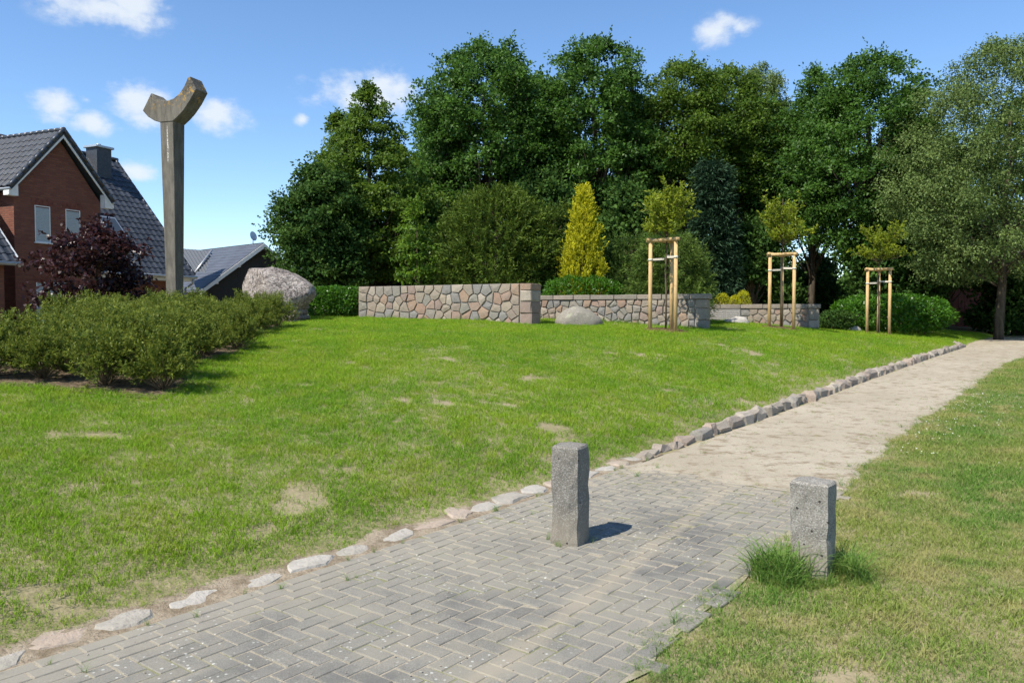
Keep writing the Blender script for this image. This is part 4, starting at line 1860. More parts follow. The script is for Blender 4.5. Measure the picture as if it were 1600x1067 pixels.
def build_sapling(lab_t, lab_s, lab_m, px, d, angs, top_py, crown_top, crown_bot, hw, seed, cdx=0.0, post_r=.048, side=.375):
    rs = np.random.RandomState(seed)
    x = (px - 800) / FPX * d
    g = gz(x, d)
    h = EYE + (490.5 - top_py) * d / FPX - g
    S = empty('tree_stakes', (x, d, g))
    tag(S, lab_s, 'tree stakes', 'three-post tree stakes on the lawn')
    pts = []
    for a in angs:
        p = Vector((math.cos(R(a)) * side, math.sin(R(a)) * side, 0))
        dz = gz(x + p.x, d + p.y) - g
        tubes('post', [[((p.x, p.y, dz - .25), post_r), ((p.x, p.y, h - .04), post_r * .96)]], M_POST, S, 10)
        pts.append(p)
    for i in range(3):
        a, b = pts[i], pts[(i + 1) % 3]
        e = (b - a).normalized() * .09
        z = h + .0 + i * .004
        tubes('crossbar', [[(Vector((a.x - e.x, a.y - e.y, z)), post_r * .95), (Vector((b.x + e.x, b.y + e.y, z + .02)), post_r * .9)]], M_POST, S, 8)
    # straps from the posts to the stem
    zt = h * .80
    for i, p in enumerate(pts):
        q = p * .12
        dv = (p * 1.13)
        bm = bmesh.new()
        nrm = Vector((-p.y, p.x, 0)).normalized() * .006
        zz = zt + (i - 1) * .045
        vs = [bm.verts.new(c) for c in (dv - nrm + Vector((0, 0, zz)), dv + nrm + Vector((0, 0, zz)), q + nrm + Vector((0, 0, zz + .02)), q - nrm + Vector((0, 0, zz + .02)))]
        v2 = [bm.verts.new(v.co + Vector((0, 0, .05))) for v in vs]
        bm.faces.new(vs[::-1])
        bm.faces.new(v2)
        for k in range(4):
            bm.faces.new((vs[k], vs[(k + 1) % 4], v2[(k + 1) % 4], v2[k]))
        bm_obj('tie', bm, M_TIE, S)
        # loop round the post
        tubes('tie_loop', [[((p.x, p.y, zz - .002), post_r + .006), ((p.x, p.y, zz + .052), post_r + .006)]], M_TIE, S, 10)
    # mulch ring
    V, Fc = [], []
    nr, na = 6, 28
    for i in range(nr + 1):
        for j in range(na):
            a = 2 * math.pi * j / na
            r_ = .62 * i / nr * (1 + .15 * mnoise.noise(Vector((math.cos(a) * 2, math.sin(a) * 2, seed))))
            xx, yy = x + math.cos(a) * r_, d + math.sin(a) * r_
            V.append((xx, yy, gz(xx, yy) + .045 * (1 - (i / nr) ** 3) + .02 * mnoise.noise(Vector((xx * 9, yy * 9, 0))) - (.03 if i == nr else -.012)))
    for i in range(nr):
        for j in range(na):
            a, b = i * na + j, i * na + (j + 1) % na
            Fc.append((a, b, b + na, a + na))
    m = mesh_obj('mulch', V, Fc, M_MULCH, None, True)
    tag(m, lab_m, 'mulch', kind='stuff')
    # the sapling
    T = empty('young_tree', (x, d, g))
    tag(T, lab_t, 'tree', 'staked young trees on the lawn')
    z1 = EYE + (490.5 - crown_top) * d / FPX - g
    z0 = EYE + (490.5 - crown_bot) * d / FPX - g
    rr = hw * d / FPX
    stem = [((0, 0, -.1), .026), ((.012, .0, .8), .024), ((-.008, .01, 1.5), .022), ((.01 + cdx * .4, 0, z0), .02), ((cdx * .7, 0, z0 + (z1 - z0) * .5), .012), ((cdx, 0, z1 - .1), .005)]
    paths = [stem]
    base, tips = [], []
    for i in range(44):
        f = rs.uniform(0, .75) ** 1.2
        b = Vector((cdx * f, 0, z0 - .02 + (z1 - z0) * f * .55))
        a = rs.uniform(0, 6.283)
        ff = rs.uniform(.55, 1.0)
        rise = (z1 - z0) * (.22 + .62 * f * rs.uniform(.7, 1.1)) * ff
        w = rr * ff * (1.05 - .55 * f)
        t_ = Vector((b.x + math.cos(a) * w, math.sin(a) * w, min(z1, b.z + rise)))
        p = limb(b, t_, .009, .003, rs, 0, 3, .05)
        paths.append(p)
        for q in range(6):
            fq = rs.uniform(.25, 1)
            j = fq * 3
            c = Vector(p[int(j)][0]).lerp(Vector(p[min(3, int(j) + 1)][0]), j - int(j))
            base.append(c)
            tips.append(c + Vector((rs.normal() * .1, rs.normal() * .1, rs.uniform(.0, .22))) + (t_ - b).normalized() * .12)
    tubes('trunk', paths, B_TWIG, T, 6)
    me = shoot_mesh('crown', rs, base, tips, F_SAP, 13, .105, .042, .75, .0, .5)
    link(bpy.data.objects.new('crown', me), T)


build_sapling('young tree with a light green upright crown in front of the middle wall',
              'three peeled wooden posts with crossbars round the young tree before the middle wall',
              'ring of brown bark mulch at the posts before the middle wall', 1040, 19.4, (177, 297, 57), 377, 284, 374, 50, 31, .02)
build_sapling('young tree with a loose yellowish crown in front of the end wall',
              'three peeled wooden posts with crossbars round the young tree before the end wall',
              'ring of brown bark mulch at the posts before the end wall', 1221, 22.7, (191, 311, 71), 399, 306, 384, 42, 32, .0)
build_sapling('young tree with a wide thin crown beside the clipped laurel bush',
              'three peeled wooden posts with crossbars round the young tree beside the laurel bush',
              'ring of brown bark mulch at the posts beside the laurel bush', 1372, 25.6, (185, 305, 65), 422, 346, 412, 48, 33, .0)

# ------------------------------------------------------------------ yew bed (young yews)


def build_yews():
    variants = []
    for v in range(5):
        rs = np.random.RandomState(100 + v)
        base, tips = [], []
        nst = 80
        stems = []
        for i in range(nst):
            a = rs.uniform(0, 6.283)
            el = rs.uniform(.12, 1.45)
            r_ = rs.uniform(.62, 1.0)
            t_ = np.array([math.cos(a) * math.cos(el) * .50 * r_, math.sin(a) * math.cos(el) * .50 * r_, .14 + .68 * math.sin(el) * r_])
            stems.append(t_)
            b = np.array([t_[0] * .1, t_[1] * .1, .06 + t_[2] * .12])
            for q in range(7):
                f = rs.uniform(.35, 1)
                c = b + (t_ - b) * f
                o = unit((t_ - b).reshape(1, 3))[0]
                side = rs.normal(size=3)
                dvec = o * rs.uniform(.4, 1) + side * .45 + np.array([0, 0, .15])
                dvec = dvec / np.linalg.norm(dvec)
                base.append(c)
                tips.append(c + dvec * rs.uniform(.09, .19))
        me = shoot_mesh('foliage', rs, base, tips, F_YEW, 13, .052, .014, .7, .0, .34)
        V, Fc = tube_geo([[(Vector((0, 0, -.08)), .02), (Vector((0, 0, .1)), .016)]] +
                         [[(Vector(s * .1), .008), (Vector(s * .75), .003)] for s in stems[:34]], 4)
        ms = bpy.data.meshes.new('stems')
        ms.from_pydata([tuple(q) for q in V], [], Fc)
        ms.materials.append(B_TWIG)
        variants.append((me, ms))
    rng = random.Random(77)
    pts = []
    # bed outline: front edge, right edge running back towards the boulder
    right = [(8.9, -3.95), (9.6, -4.05), (10.4, -4.6), (11.6, -4.45), (13.0, -4.45), (14.2, -5.2), (15.6, -5.2), (17.6, -5.25), (18.3, -5.5)]
    d = 8.9
    while d < 18.2:
        xr = float(np.interp(d, [p[0] for p in right], [p[1] for p in right]))
        xl = -.66 * d - 1.5
        x = xr
        depth_keep = 3 if d > 12 else 9
        k = 0
        while x > xl:
            if d < 10.3 or 800 + FPX * x / d > 70 + 10 * (d - 10):
                pts.append((x + rng.uniform(-.1, .1), d + rng.uniform(-.12, .12)))
            x -= rng.uniform(.60, .76)
            k += 1
        d += .74
    i = 0
    front = min(pts, key=lambda p: (p[1] - p[0] * 1.2))
    for n, (x, y) in enumerate(pts):
        me, ms = variants[n % 5]
        r_ = empty('yew_bush', (x, y, gz(x, y)), rng.uniform(0, 6.28))
        s = rng.uniform(.78, 1.0)
        r_.scale = (s, s, s * rng.uniform(.85, 1.08))
        link(bpy.data.objects.new('foliage', me), r_)
        link(bpy.data.objects.new('stems', ms), r_)
        if (x, y) == front:
            lab = 'young yew bush at the front corner of the bed, jutting into the lawn'
        elif y < 10.0:
            lab = 'young yew bush in the row of the bed closest to the paving'
        elif x > float(np.interp(y, [p[0] for p in right], [p[1] for p in right])) - .3:
            lab = 'young yew bush on the side of the bed that borders the open lawn' if y < 16 else 'young yew bush at the end of the bed before the granite boulder'
        else:
            lab = 'young yew bush inside the bed, surrounded by its neighbours'
        tag(r_, lab, 'bush', 'young yew bushes planted in the bed')
    # bare earth under the bed
    V, Fc = [], []
    ds = list(np.arange(8.4, 18.8, .35))
    kk = 9
    for d in ds:
        xr = float(np.interp(d, [p[0] for p in right], [p[1] for p in right])) + .25 + .12 * mnoise.noise(Vector((d * 3, 0, 0)))
        xl = -.70 * d - 1.8
        for j in range(kk):
            x = xr + (xl - xr) * j / (kk - 1)
            dd = d
            if d == ds[0]:
                dd = d + .12 * mnoise.noise(Vector((x * 3, 5, 0)))
            V.append((x, dd, gz(x, dd) + .012))
    for a in range(len(ds) - 1):
        for j in range(kk - 1):
            q = a * kk + j
            Fc.append((q, q + 1, q + kk + 1, q + kk))
    t = NT('bed_earth')
    p = t.pos()
    f = t.noise(p, 14, 6, .7)
    mt = t.done(t.principled(t.mix(t.step(f, .35, .7), (.075, .055, .035), (.20, .155, .10)), .95, t.bump(f, 1, .04), .1))
    o = mesh_obj('planting_bed', V, Fc, mt, None, True)
    tag(o, kind='structure')
    return right


YEW_RIGHT = build_yews()

# ------------------------------------------------------------------ shrubs, hedges, trees


def leafy_box(name, label, cat, px0, px1, d, depth, top, mat, seed, leaf=(.075, .045), n=9000, rz=0.0, wob=.06, dome=0.0):
    """clipped or mounded shrub: leaves crowded near the surface of a soft block"""
    rs = np.random.RandomState(seed)
    x0 = (px0 - 800) / FPX * d
    x1 = (px1 - 800) / FPX * d
    xc = (x0 + x1) / 2
    w = (x1 - x0) / 2
    g = gz(xc, d + depth / 2)
    h = EYE + (490.5 - top) * d / FPX - g
    root = empty(name, (xc, d + depth / 2, g), rz)
    tag(root, label, cat)
    u = rand_dirs(rs, n)
    u[:, 2] = np.where(u[:, 2] < -.8, -u[:, 2], u[:, 2])
    e = 4.5 - dome * 2.3
    k = (np.abs(u[:, 0]) ** e + np.abs(u[:, 1]) ** e + np.abs(u[:, 2]) ** e) ** (-1 / e)
    q = u * k[:, None]
    rad = 1 - np.abs(rs.normal(size=n)) * .10
    lump = np.array([mnoise.noise(Vector((a * 2.4 + seed, b * 2.4, c * 2.4))) for a, b, c in q * np.array([w, depth / 2, h / 2])])
    rad = rad * (1 + wob * 1.6 * lump)
    P = q * rad[:, None] * np.array([w, depth / 2, h / 2]) + np.array([0, 0, h / 2])
    P[:, 2] = np.maximum(P[:, 2], .02)
    Nn = unit(q * .8 + np.array([0, 0, .5]) + rs.normal(size=(n, 3)) * .45)
    D = unit(q * .5 + np.array([0, 0, .3]) + rs.normal(size=(n, 3)) * .7)
    tone = .42 + rs.normal(size=n) * .2 + lump * .25
    me = leaf_mesh('foliage', P, D, Nn, leaf[0] * rs.uniform(.7, 1.3, n), leaf[1] * rs.uniform(.7, 1.2, n), tone, mat)
    link(bpy.data.objects.new('foliage', me), root)
    paths = []
    for i in range(26):
        a = np.array([rs.uniform(-.7, .7) * w, rs.uniform(-.5, .5) * depth / 2, -.08])
        b = a * np.array([1.15, 1.2, 0]) + np.array([rs.normal() * .1, rs.normal() * .1, h * rs.uniform(.5, .85)])
        paths.append([(Vector(a), .014), (Vector((a + b) / 2 + rs.normal(size=3) * .04), .01), (Vector(b), .004)])
    tubes('stems', paths, B_TWIG, root, 5)
    return root


leafy_box('privet_hedge', 'glossy green privet hedge between the huge boulder and the stone wall', 'hedge', 474, 566, 22.9, 1.3, 449, F_LAUREL, 41, (.085, .05), 9000)
leafy_box('laurel_bush', 'broad rounded laurel bush beside the bend of the sandy path', 'bush', 1330, 1512, 26.6, 2.6, 461, F_LAUREL, 42, (.115, .06), 15000, 0, .1, .8)
leafy_box('mound_shrub', 'bright green mounded shrub below the golden cypress behind the wall', 'shrub', 846, 980, 23.4, 1.5, 431, F_LAUREL, 43, (.10, .03), 9000, 0, .10, .9)
leafy_box('dark_shrub', 'small dark green shrub beside the end of the low stone wall', 'shrub', 1288, 1336, 26.5, .9, 487, F_DARK, 44, (.09, .05), 3000, 0, .2, .9)
for q, (a, b, tp) in enumerate(((1119, 1142, 458), (1142, 1160, 462), (1152, 1176, 456))):
    leafy_box('golden_dwarf_shrub', ['round golden dwarf shrub next to the end of the middle wall', 'smallest golden dwarf shrub, between its two larger neighbours',
              'golden dwarf shrub behind the carved slab, nearest the posts'][q], 'shrub', a, b, 26.9, .5, tp, F_GOLD, 45 + q, (.06, .015), 1800, 0, .1, .9)


def conifer(name, label, px, d, top, hw, mat, seed, n=900, per=12, ln=.12, wd=.03, bot_z=0.0, profile='cone', upw=.8, bark=None, out=.25, group=None, tone0=.4, spread=.55, clumpy=.12):
    """flame-like sprays that climb the outline of the plant"""
    rs = np.random.RandomState(seed)
    x = (px - 800) / FPX * d
    g = gz(x, d)
    h = EYE + (490.5 - top) * d / FPX - g
    Rr = hw * d / FPX
    root = empty(name, (x, d, g))
    tag(root, label, 'conifer', group)
    fs, pr = PROFILES[profile]
    base, tips = [], []
    lump = rs.uniform(0, 50)
    for i in range(n):
        f = bot_z + (1 - bot_z) * rs.uniform(0, 1) ** 1.15
        a = rs.uniform(0, 6.283)
        w = np.interp(f, fs, pr) * Rr
        w *= (1 + .22 * mnoise.noise(Vector((math.cos(a) * 2 + lump, math.sin(a) * 2, f * 7))) + clumpy * mnoise.noise(Vector((math.cos(a) * 5 + lump, math.sin(a) * 5, f * 11))))
        rin = w * rs.uniform(.55, .92)
        b = np.array([math.cos(a) * rin, math.sin(a) * rin, h * f * .95])
        l = ln * 3.2 * rs.uniform(.6, 1.25)
        dv = np.array([math.cos(a) * out, math.sin(a) * out, upw]) + rs.normal(size=3) * .2
        dv /= np.linalg.norm(dv)
        base.append(b)
        tips.append(b + dv * l)
    base.append(np.array([0, 0, h - .3]))
    tips.append(np.array([0, 0, h + .02]))
    me = shoot_mesh('foliage', rs, base, tips, mat, per, ln, wd, spread, .0, tone0)
    link(bpy.data.objects.new('foliage', me), root)
    paths = [[(Vector((0, 0, -.15)), .09), (Vector((0, 0, h * .5)), .05), (Vector((0, 0, h * .93)), .01)]]
    for i in range(0, n, max(1, n // 60)):
        b = base[i]
        paths.append([(Vector((0, 0, max(.1, b[2] * .8))), .018), (Vector(b), .006)])
    tubes('trunk', paths, bark or B_TWIG, root, 5)
    return root


conifer('golden_cypress', 'bright golden yellow conical cypress behind the middle stone wall', 911, 24.6, 297, 37, F_GOLD, 51, 1500, 14, .11, .028, 0, 'cone', .9)
conifer('juniper', 'feathery green juniper behind the young tree and the middle wall', 1046, 22.8, 366, 54, F_JUN, 52, 1900, 15, .14, .024, 0, 'dome', .15, None, 1.0, None, .45, .6, .34)
conifer('yew_tree', 'broad yellowish green yew tree behind the high stone wall', 775, 25.8, 298, 98, F_YEWT, 53, 3400, 15, .15, .034, 0, 'dome', .45, None, .75, None, .5, .6, .34)
conifer('yew_tree', 'dark yew tree between the yellowish yew and the golden cypress', 858, 26.4, 322, 55, F_YEWT, 54, 1500, 14, .16, .036, 0, 'dome', .3, None, .8, None, .35, .6, .34)
conifer('blue_spruce', 'dark bluish spruce standing behind the juniper', 1112, 32.5, 246, 30, F_SPRUCE, 55, 2200, 13, .22, .05, 0, 'spruce', -.1, B_OAK, 1.0, None, .4)
conifer('juniper', 'dark green juniper filling the space between golden cypress and feathery juniper', 985, 25.4, 372, 48, F_JUN, 57, 900, 14, .15, .03, 0, 'dome', .4, None, .8, None, .2)

# trees: name, label, px, d, top, hw, bottom, mat
make_tree('hornbeam', 'tall pointed hornbeam with airy top at the left end of the wood', 'tree', 578, 30, 138, 118, 440, F_OAK2, B_OAK, 'cone', 300, 130, .62, (.145, .09), 61, .16)
make_tree('hornbeam', 'second hornbeam stem with ragged shoulder above the low maple', 'tree', 530, 31.5, 182, 78, 440, F_OAK2, B_OAK, 'cone', 150, 110, .62, (.145, .09), 74, .12)
make_tree('field_maple', 'low spreading dark maple beside the huge boulder', 'tree', 500, 27.5, 262, 80, 475, F_DARK, B_OAK, 'dome', 150, 140, .62, (.14, .09), 62, .1)
make_tree('oak_tree', 'tall oak with domed crown behind the high stone wall', 'tree', 757, 35, 73, 120, 350, F_OAK, B_OAK, 'oak', 300, 130, .78, (.165, .105), 63, .25)
make_tree('oak_tree', 'tallest oak with ragged top behind the golden cypress', 'tree', 925, 35.5, 68, 112, 350, F_OAK, B_OAK, 'tall', 300, 130, .78, (.165, .105), 64, .27)
make_tree('hornbeam', 'lighter green hornbeam behind the blue spruce', 'tree', 1062, 36.5, 106, 100, 340, F_OAK2, B_OAK, 'oak', 250, 125, .75, (.155, .095), 65, .2)
make_tree('hornbeam', 'mid green hornbeam next to the distant birch top', 'tree', 1135, 38, 112, 84, 340, F_OAK2, B_OAK, 'oak', 200, 120, .75, (.155, .095), 72, .2)
make_tree('birch_tree', 'distant grey green birch top rising above the wood', 'tree', 1186, 45, 104, 58, 300, F_BIRCH, B_BIRCH, 'weep', 130, 120, .7, (.2, .07), 66, .12, None, 1.1, .8)
make_tree('beech_tree', 'slender mid green tree behind the loose young tree', 'tree', 1196, 38, 165, 85, 380, F_OAK, B_OAK, 'oak', 200, 120, .75, (.155, .095), 67, .17)
make_tree('oak_tree', 'narrow oak between the slender tree and the broad oak', 'tree', 1268, 37, 114, 66, 380, F_OAK, B_OAK, 'tall', 170, 120, .75, (.155, .095), 73, .18)
make_tree('oak_tree', 'broad oak with clear trunk behind the staked tree beside the laurel', 'tree', 1352, 33, 92, 125, 410, F_OAK, B_OAK, 'oak', 330, 125, .72, (.15, .095), 68, .24)
make_tree('birch_tree', 'large overhanging birch with drooping grey green leaves beside the path', 'tree', 1560, 28.5, 70, 180, 440, F_BIRCH, B_OAK, 'weep', 520, 160, .66, (.105, .058), 69, .17, None, 1.15, .75, 1.0, .3, 22)
make_tree('young_maple', 'slim light green young maple behind the high stone wall', 'tree', 652, 24.6, 318, 42, 455, F_LIME, B_TWIG, 'tall', 40, 60, .34, (.13, .08), 70, .04, None, .45, .1)
# darker trees and undergrowth deeper in the wood
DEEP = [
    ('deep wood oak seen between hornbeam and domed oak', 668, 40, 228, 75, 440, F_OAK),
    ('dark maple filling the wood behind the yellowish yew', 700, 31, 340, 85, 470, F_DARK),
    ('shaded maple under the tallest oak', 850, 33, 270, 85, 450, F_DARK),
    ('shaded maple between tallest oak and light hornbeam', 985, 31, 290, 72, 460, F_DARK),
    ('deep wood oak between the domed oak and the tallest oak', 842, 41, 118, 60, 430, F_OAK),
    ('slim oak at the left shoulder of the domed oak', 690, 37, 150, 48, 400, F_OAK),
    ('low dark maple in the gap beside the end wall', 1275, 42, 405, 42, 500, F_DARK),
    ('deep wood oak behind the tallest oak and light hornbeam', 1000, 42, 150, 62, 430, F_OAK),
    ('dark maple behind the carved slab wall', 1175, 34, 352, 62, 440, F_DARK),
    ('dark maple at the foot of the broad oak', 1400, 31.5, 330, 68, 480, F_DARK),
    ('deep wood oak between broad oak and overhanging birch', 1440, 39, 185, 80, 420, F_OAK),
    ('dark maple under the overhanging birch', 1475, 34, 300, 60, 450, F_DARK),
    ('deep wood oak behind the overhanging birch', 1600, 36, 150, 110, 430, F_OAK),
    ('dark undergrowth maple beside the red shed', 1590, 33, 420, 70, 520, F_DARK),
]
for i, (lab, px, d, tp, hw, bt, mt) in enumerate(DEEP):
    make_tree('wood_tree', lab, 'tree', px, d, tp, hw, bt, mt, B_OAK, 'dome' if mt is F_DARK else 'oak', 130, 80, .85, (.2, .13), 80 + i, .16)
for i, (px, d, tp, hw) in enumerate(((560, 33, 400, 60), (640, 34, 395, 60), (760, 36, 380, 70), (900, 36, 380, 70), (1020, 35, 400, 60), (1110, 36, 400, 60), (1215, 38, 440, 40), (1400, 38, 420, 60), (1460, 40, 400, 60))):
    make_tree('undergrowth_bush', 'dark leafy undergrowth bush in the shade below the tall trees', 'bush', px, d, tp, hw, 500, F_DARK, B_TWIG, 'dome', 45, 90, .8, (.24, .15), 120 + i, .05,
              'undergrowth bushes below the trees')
# far woodland edge that closes the view between the trunks
for i, (px, d, tp, hw) in enumerate(((720, 62, 330, 120), (880, 64, 330, 120), (1040, 62, 330, 110), (1215, 66, 425, 60), (1330, 70, 440, 70), (1400, 66, 360, 110), (1530, 62, 330, 130))):
    make_tree('far_tree', 'far dark tree closing the view between the trunks', 'tree', px, d, tp, hw, 500, F_OAK, B_OAK, 'dome', 80, 90, 1.5, (.45, .3), 140 + i, .2, 'far trees behind the wood')

# purple maple in front of the house
make_tree('purple_maple', 'dark purple leaved maple in front of the brick house', 'tree', 152, 22, 352, 92, 492, F_RED, B_TWIG, 'dome', 75, 95, .46, (.15, .10), 71, .05, None, .6, .3)


# ------------------------------------------------------------------ buildings behind the birch
def build_shed():
    d = 36
    a = at(1482, 490, d)
    g = gz(a.x, a.y)
    S = empty('red_shed', (a.x, a.y, g), R(8))
    tag(S, 'dark red timber shed half hidden behind the laurel and birch', 'shed')
    m = simple_mat('red_board', (.17, .06, .045), .8, .2, .25, 6)
    for i in range(18):
        box('board', m, S, i * .155, i * .155 + .145, -.02 - .006 * (i % 2), .02, -.2, 2.9)
    box('back_wall', m, S, 0, 2.79, 3.0, 3.05, -.2, 2.9)
    box('side_wall', m, S, 2.80, 2.85, .0, 3.0, -.2, 2.9)
    bm = bmesh.new()
    vs = [bm.verts.new(p) for p in ((-.3, -.4, 2.9), (3.1, -.4, 2.9), (3.1, 3.3, 3.5), (-.3, 3.3, 3.5))]
    v2 = [bm.verts.new(v.co + Vector((0, 0, .1))) for v in vs]
    bm.faces.new(vs[::-1])
    bm.faces.new(v2)
    for k in range(4):
        bm.faces.new((vs[k], vs[(k + 1) % 4], v2[(k + 1) % 4], v2[k]))
    bm_obj('roof', bm, M_SLATE, S)
    d = 52
    a = at(1540, 490, d)
    B = empty('pale_house', (a.x, a.y, .7), R(-6))
    tag(B, 'pale rendered house glimpsed through the birch leaves', 'house')
    mw = simple_mat('pale_render', (.55, .52, .46), .85, .2, .1, 3)
    box('wall', mw, B, 0, 9, 0, 7, -.3, 5.2)
    bm = bmesh.new()
    vs = [bm.verts.new(p) for p in ((-.4, -.4, 5.2), (9.4, -.4, 5.2), (9.4, 7.4, 5.2), (-.4, 7.4, 5.2), (-.4, 3.5, 8.2), (9.4, 3.5, 8.2))]
    for f in ((0, 1, 5, 4), (2, 3, 4, 5), (1, 2, 5), (3, 0, 4), (0, 3, 2, 1)):
        bm.faces.new([vs[i] for i in f])
    bm_obj('roof', bm, M_TILE, B)
    for x in (1.2, 4.2, 7.0):
        for z in (.9, 3.3):
            w = box('window', M_WHITE, B, x, x + 1.1, -.03, .0, z, z + 1.2)
            box('pane', M_GLASS, w, x + .07, x + 1.03, -.04, -.03, z + .07, z + 1.13)


build_shed()


# ------------------------------------------------------------------ grass
def grass_mat(name, cols, dry, trans=.35):
    t = NT(name)
    pos = t.pos()
    a = t.noise(pos, .55, 4, .6)
    b = t.noise(pos, 2.6, 4, .6)
    r = t.n('ShaderNodeNewGeometry').outputs['Random Per Island']
    oi = t.n('ShaderNodeObjectInfo').outputs['Random']
    c = t.mix(t.step(a, .38, .62), cols[0], cols[1])
    c = t.mix(t.math('MULTIPLY', t.step(b, .48, .64), .7), c, cols[2])
    c = t.mix(t.math('MULTIPLY', t.step(t.math('FRACT', t.math('ADD', r, oi)), .80, .98), .7), c, dry)
    at_ = t.n('ShaderNodeAttribute', attribute_name='tone')
    c = t.mix(t.math('MULTIPLY', at_.outputs['Fac'], .35), c, tuple(min(1, v * 1.5) for v in cols[1]))
    p = t.principled(c, .65, None, .12)
    tr = t.n('ShaderNodeBsdfTranslucent')
    t.setin(tr.inputs['Color'], c)
    mx = t.n('ShaderNodeMixShader')
    mx.inputs[0].default_value = trans
    t.l(p, mx.inputs[1])
    t.l(tr.outputs[0], mx.inputs[2])
    return t.done(mx.outputs[0])


G_LAWN = grass_mat('lawn_blades', ((.115, .26, .012), (.185, .315, .014), (.25, .32, .025)), (.38, .34, .11))
G_ROUGH = grass_mat('rough_lawn_blades', ((.075, .20, .026), (.20, .255, .05), (.40, .34, .15)), (.48, .40, .22))
G_TALL = grass_mat('tall_grass_blades', ((.095, .20, .03), (.145, .25, .05), (.19, .25, .06)), (.38, .34, .15), .4)


def tuft_mesh(name, mat, seed, nb, rad, h, w, lean, curl=.5):
    rs = np.random.RandomState(seed)
    V, Fc, tone = [], [], []
    for i in range(nb):
        a = rs.uniform(0, 6.283)
        r_ = rad * math.sqrt(rs.uniform(0, 1))
        b = np.array([math.cos(a) * r_, math.sin(a) * r_, -.01])
        hh = h * rs.uniform(.5, 1.2)
        a2 = rs.uniform(0, 6.283)
        ld = np.array([math.cos(a2), math.sin(a2), 0]) * lean * rs.uniform(.2, 1.2)
        sd = np.array([-math.sin(a2 + rs.normal() * .8), math.cos(a2 + rs.normal() * .8), 0])
        ww = w * rs.uniform(.7, 1.3)
        n0 = len(V)
        for f in (0, .5, .85):
            c = b + np.array([0, 0, hh]) * f * (1 - .25 * curl * f) + ld * hh * f ** 2
            k = ww * (1 - .45 * f)
            V += [c - sd * k / 2, c + sd * k / 2]
        V.append(b + np.array([0, 0, hh]) * (1 - .25 * curl) + ld * hh * 1.15)
        Fc += [(n0, n0 + 1, n0 + 3, n0 + 2), (n0 + 2, n0 + 3, n0 + 5, n0 + 4), (n0 + 4, n0 + 5, n0 + 6)]
        tone += [rs.uniform(0, 1)] * 3
    me = bpy.data.meshes.new(name)
    me.from_pydata([tuple(v) for v in V], [], Fc)
    at_ = me.attributes.new('tone', 'FLOAT', 'FACE')
    at_.data.foreach_set('value', np.array(tone, np.float32))
    me.materials.append(mat)
    return me


def scatter(name, label, cat, variants, pts, rots, scls, idx):
    """one 'stuff' object that sets tufts on the given points"""
    me = bpy.data.meshes.new(name)
    me.from_pydata([tuple(p) for p in pts], [], [])
    a = me.attributes.new('rot', 'FLOAT_VECTOR', 'POINT')
    a.data.foreach_set('vector', np.asarray(rots, np.float32).reshape(-1))
    a = me.attributes.new('scl', 'FLOAT', 'POINT')
    a.data.foreach_set('value', np.asarray(scls, np.float32))
    a = me.attributes.new('idx', 'INT', 'POINT')
    a.data.foreach_set('value', np.asarray(idx, np.int32))
    o = link(bpy.data.objects.new(name, me))
    ng = bpy.data.node_groups.new(name, 'GeometryNodeTree')
    ng.interface.new_socket('Geometry', in_out='INPUT', socket_type='NodeSocketGeometry')
    ng.interface.new_socket('Geometry', in_out='OUTPUT', socket_type='NodeSocketGeometry')
    N, L = ng.nodes.new, ng.links.new
    gi, go = N('NodeGroupInput'), N('NodeGroupOutput')
    join = N('GeometryNodeJoinGeometry')

    def attr(nm, typ):
        n = N('GeometryNodeInputNamedAttribute')
        n.data_type = typ
        n.inputs['Name'].default_value = nm
        return n.outputs[0]
    rot, scl, ix = attr('rot', 'FLOAT_VECTOR'), attr('scl', 'FLOAT'), attr('idx', 'INT')
    for k, vm in enumerate(variants):
        vo = bpy.data.objects.new(name + '_tuft', vm)
        oi = N('GeometryNodeObjectInfo')
        oi.inputs['Object'].default_value = vo
        oi.inputs['As Instance'].default_value = True
        cmp_ = N('FunctionNodeCompare')
        cmp_.data_type = 'INT'
        cmp_.operation = 'EQUAL'
        L(ix, [s for s in cmp_.inputs if s.type == 'INT'][0])
        [s for s in cmp_.inputs if s.type == 'INT'][1].default_value = k
        ip = N('GeometryNodeInstanceOnPoints')
        L(gi.outputs[0], ip.inputs['Points'])
        L(cmp_.outputs[0], ip.inputs['Selection'])
        L(oi.outputs['Geometry'], ip.inputs['Instance'])
        L(rot, ip.inputs['Rotation'])
        L(scl, ip.inputs['Scale'])
        L(ip.outputs[0], join.inputs[0])
    L(join.outputs[0], go.inputs[0])
    md = o.modifiers.new('tufts', 'NODES')
    md.node_group = ng
    tag(o, label, cat, kind='stuff')
    return o


def in_bed(x, y):
    if y < 8.55 + .12 * mnoise.noise(Vector((x * 3, 5, 0))) or y > 18.6:
        return False
    xr = float(np.interp(y, [p[0] for p in YEW_RIGHT], [p[1] for p in YEW_RIGHT])) + .15
    return x < xr


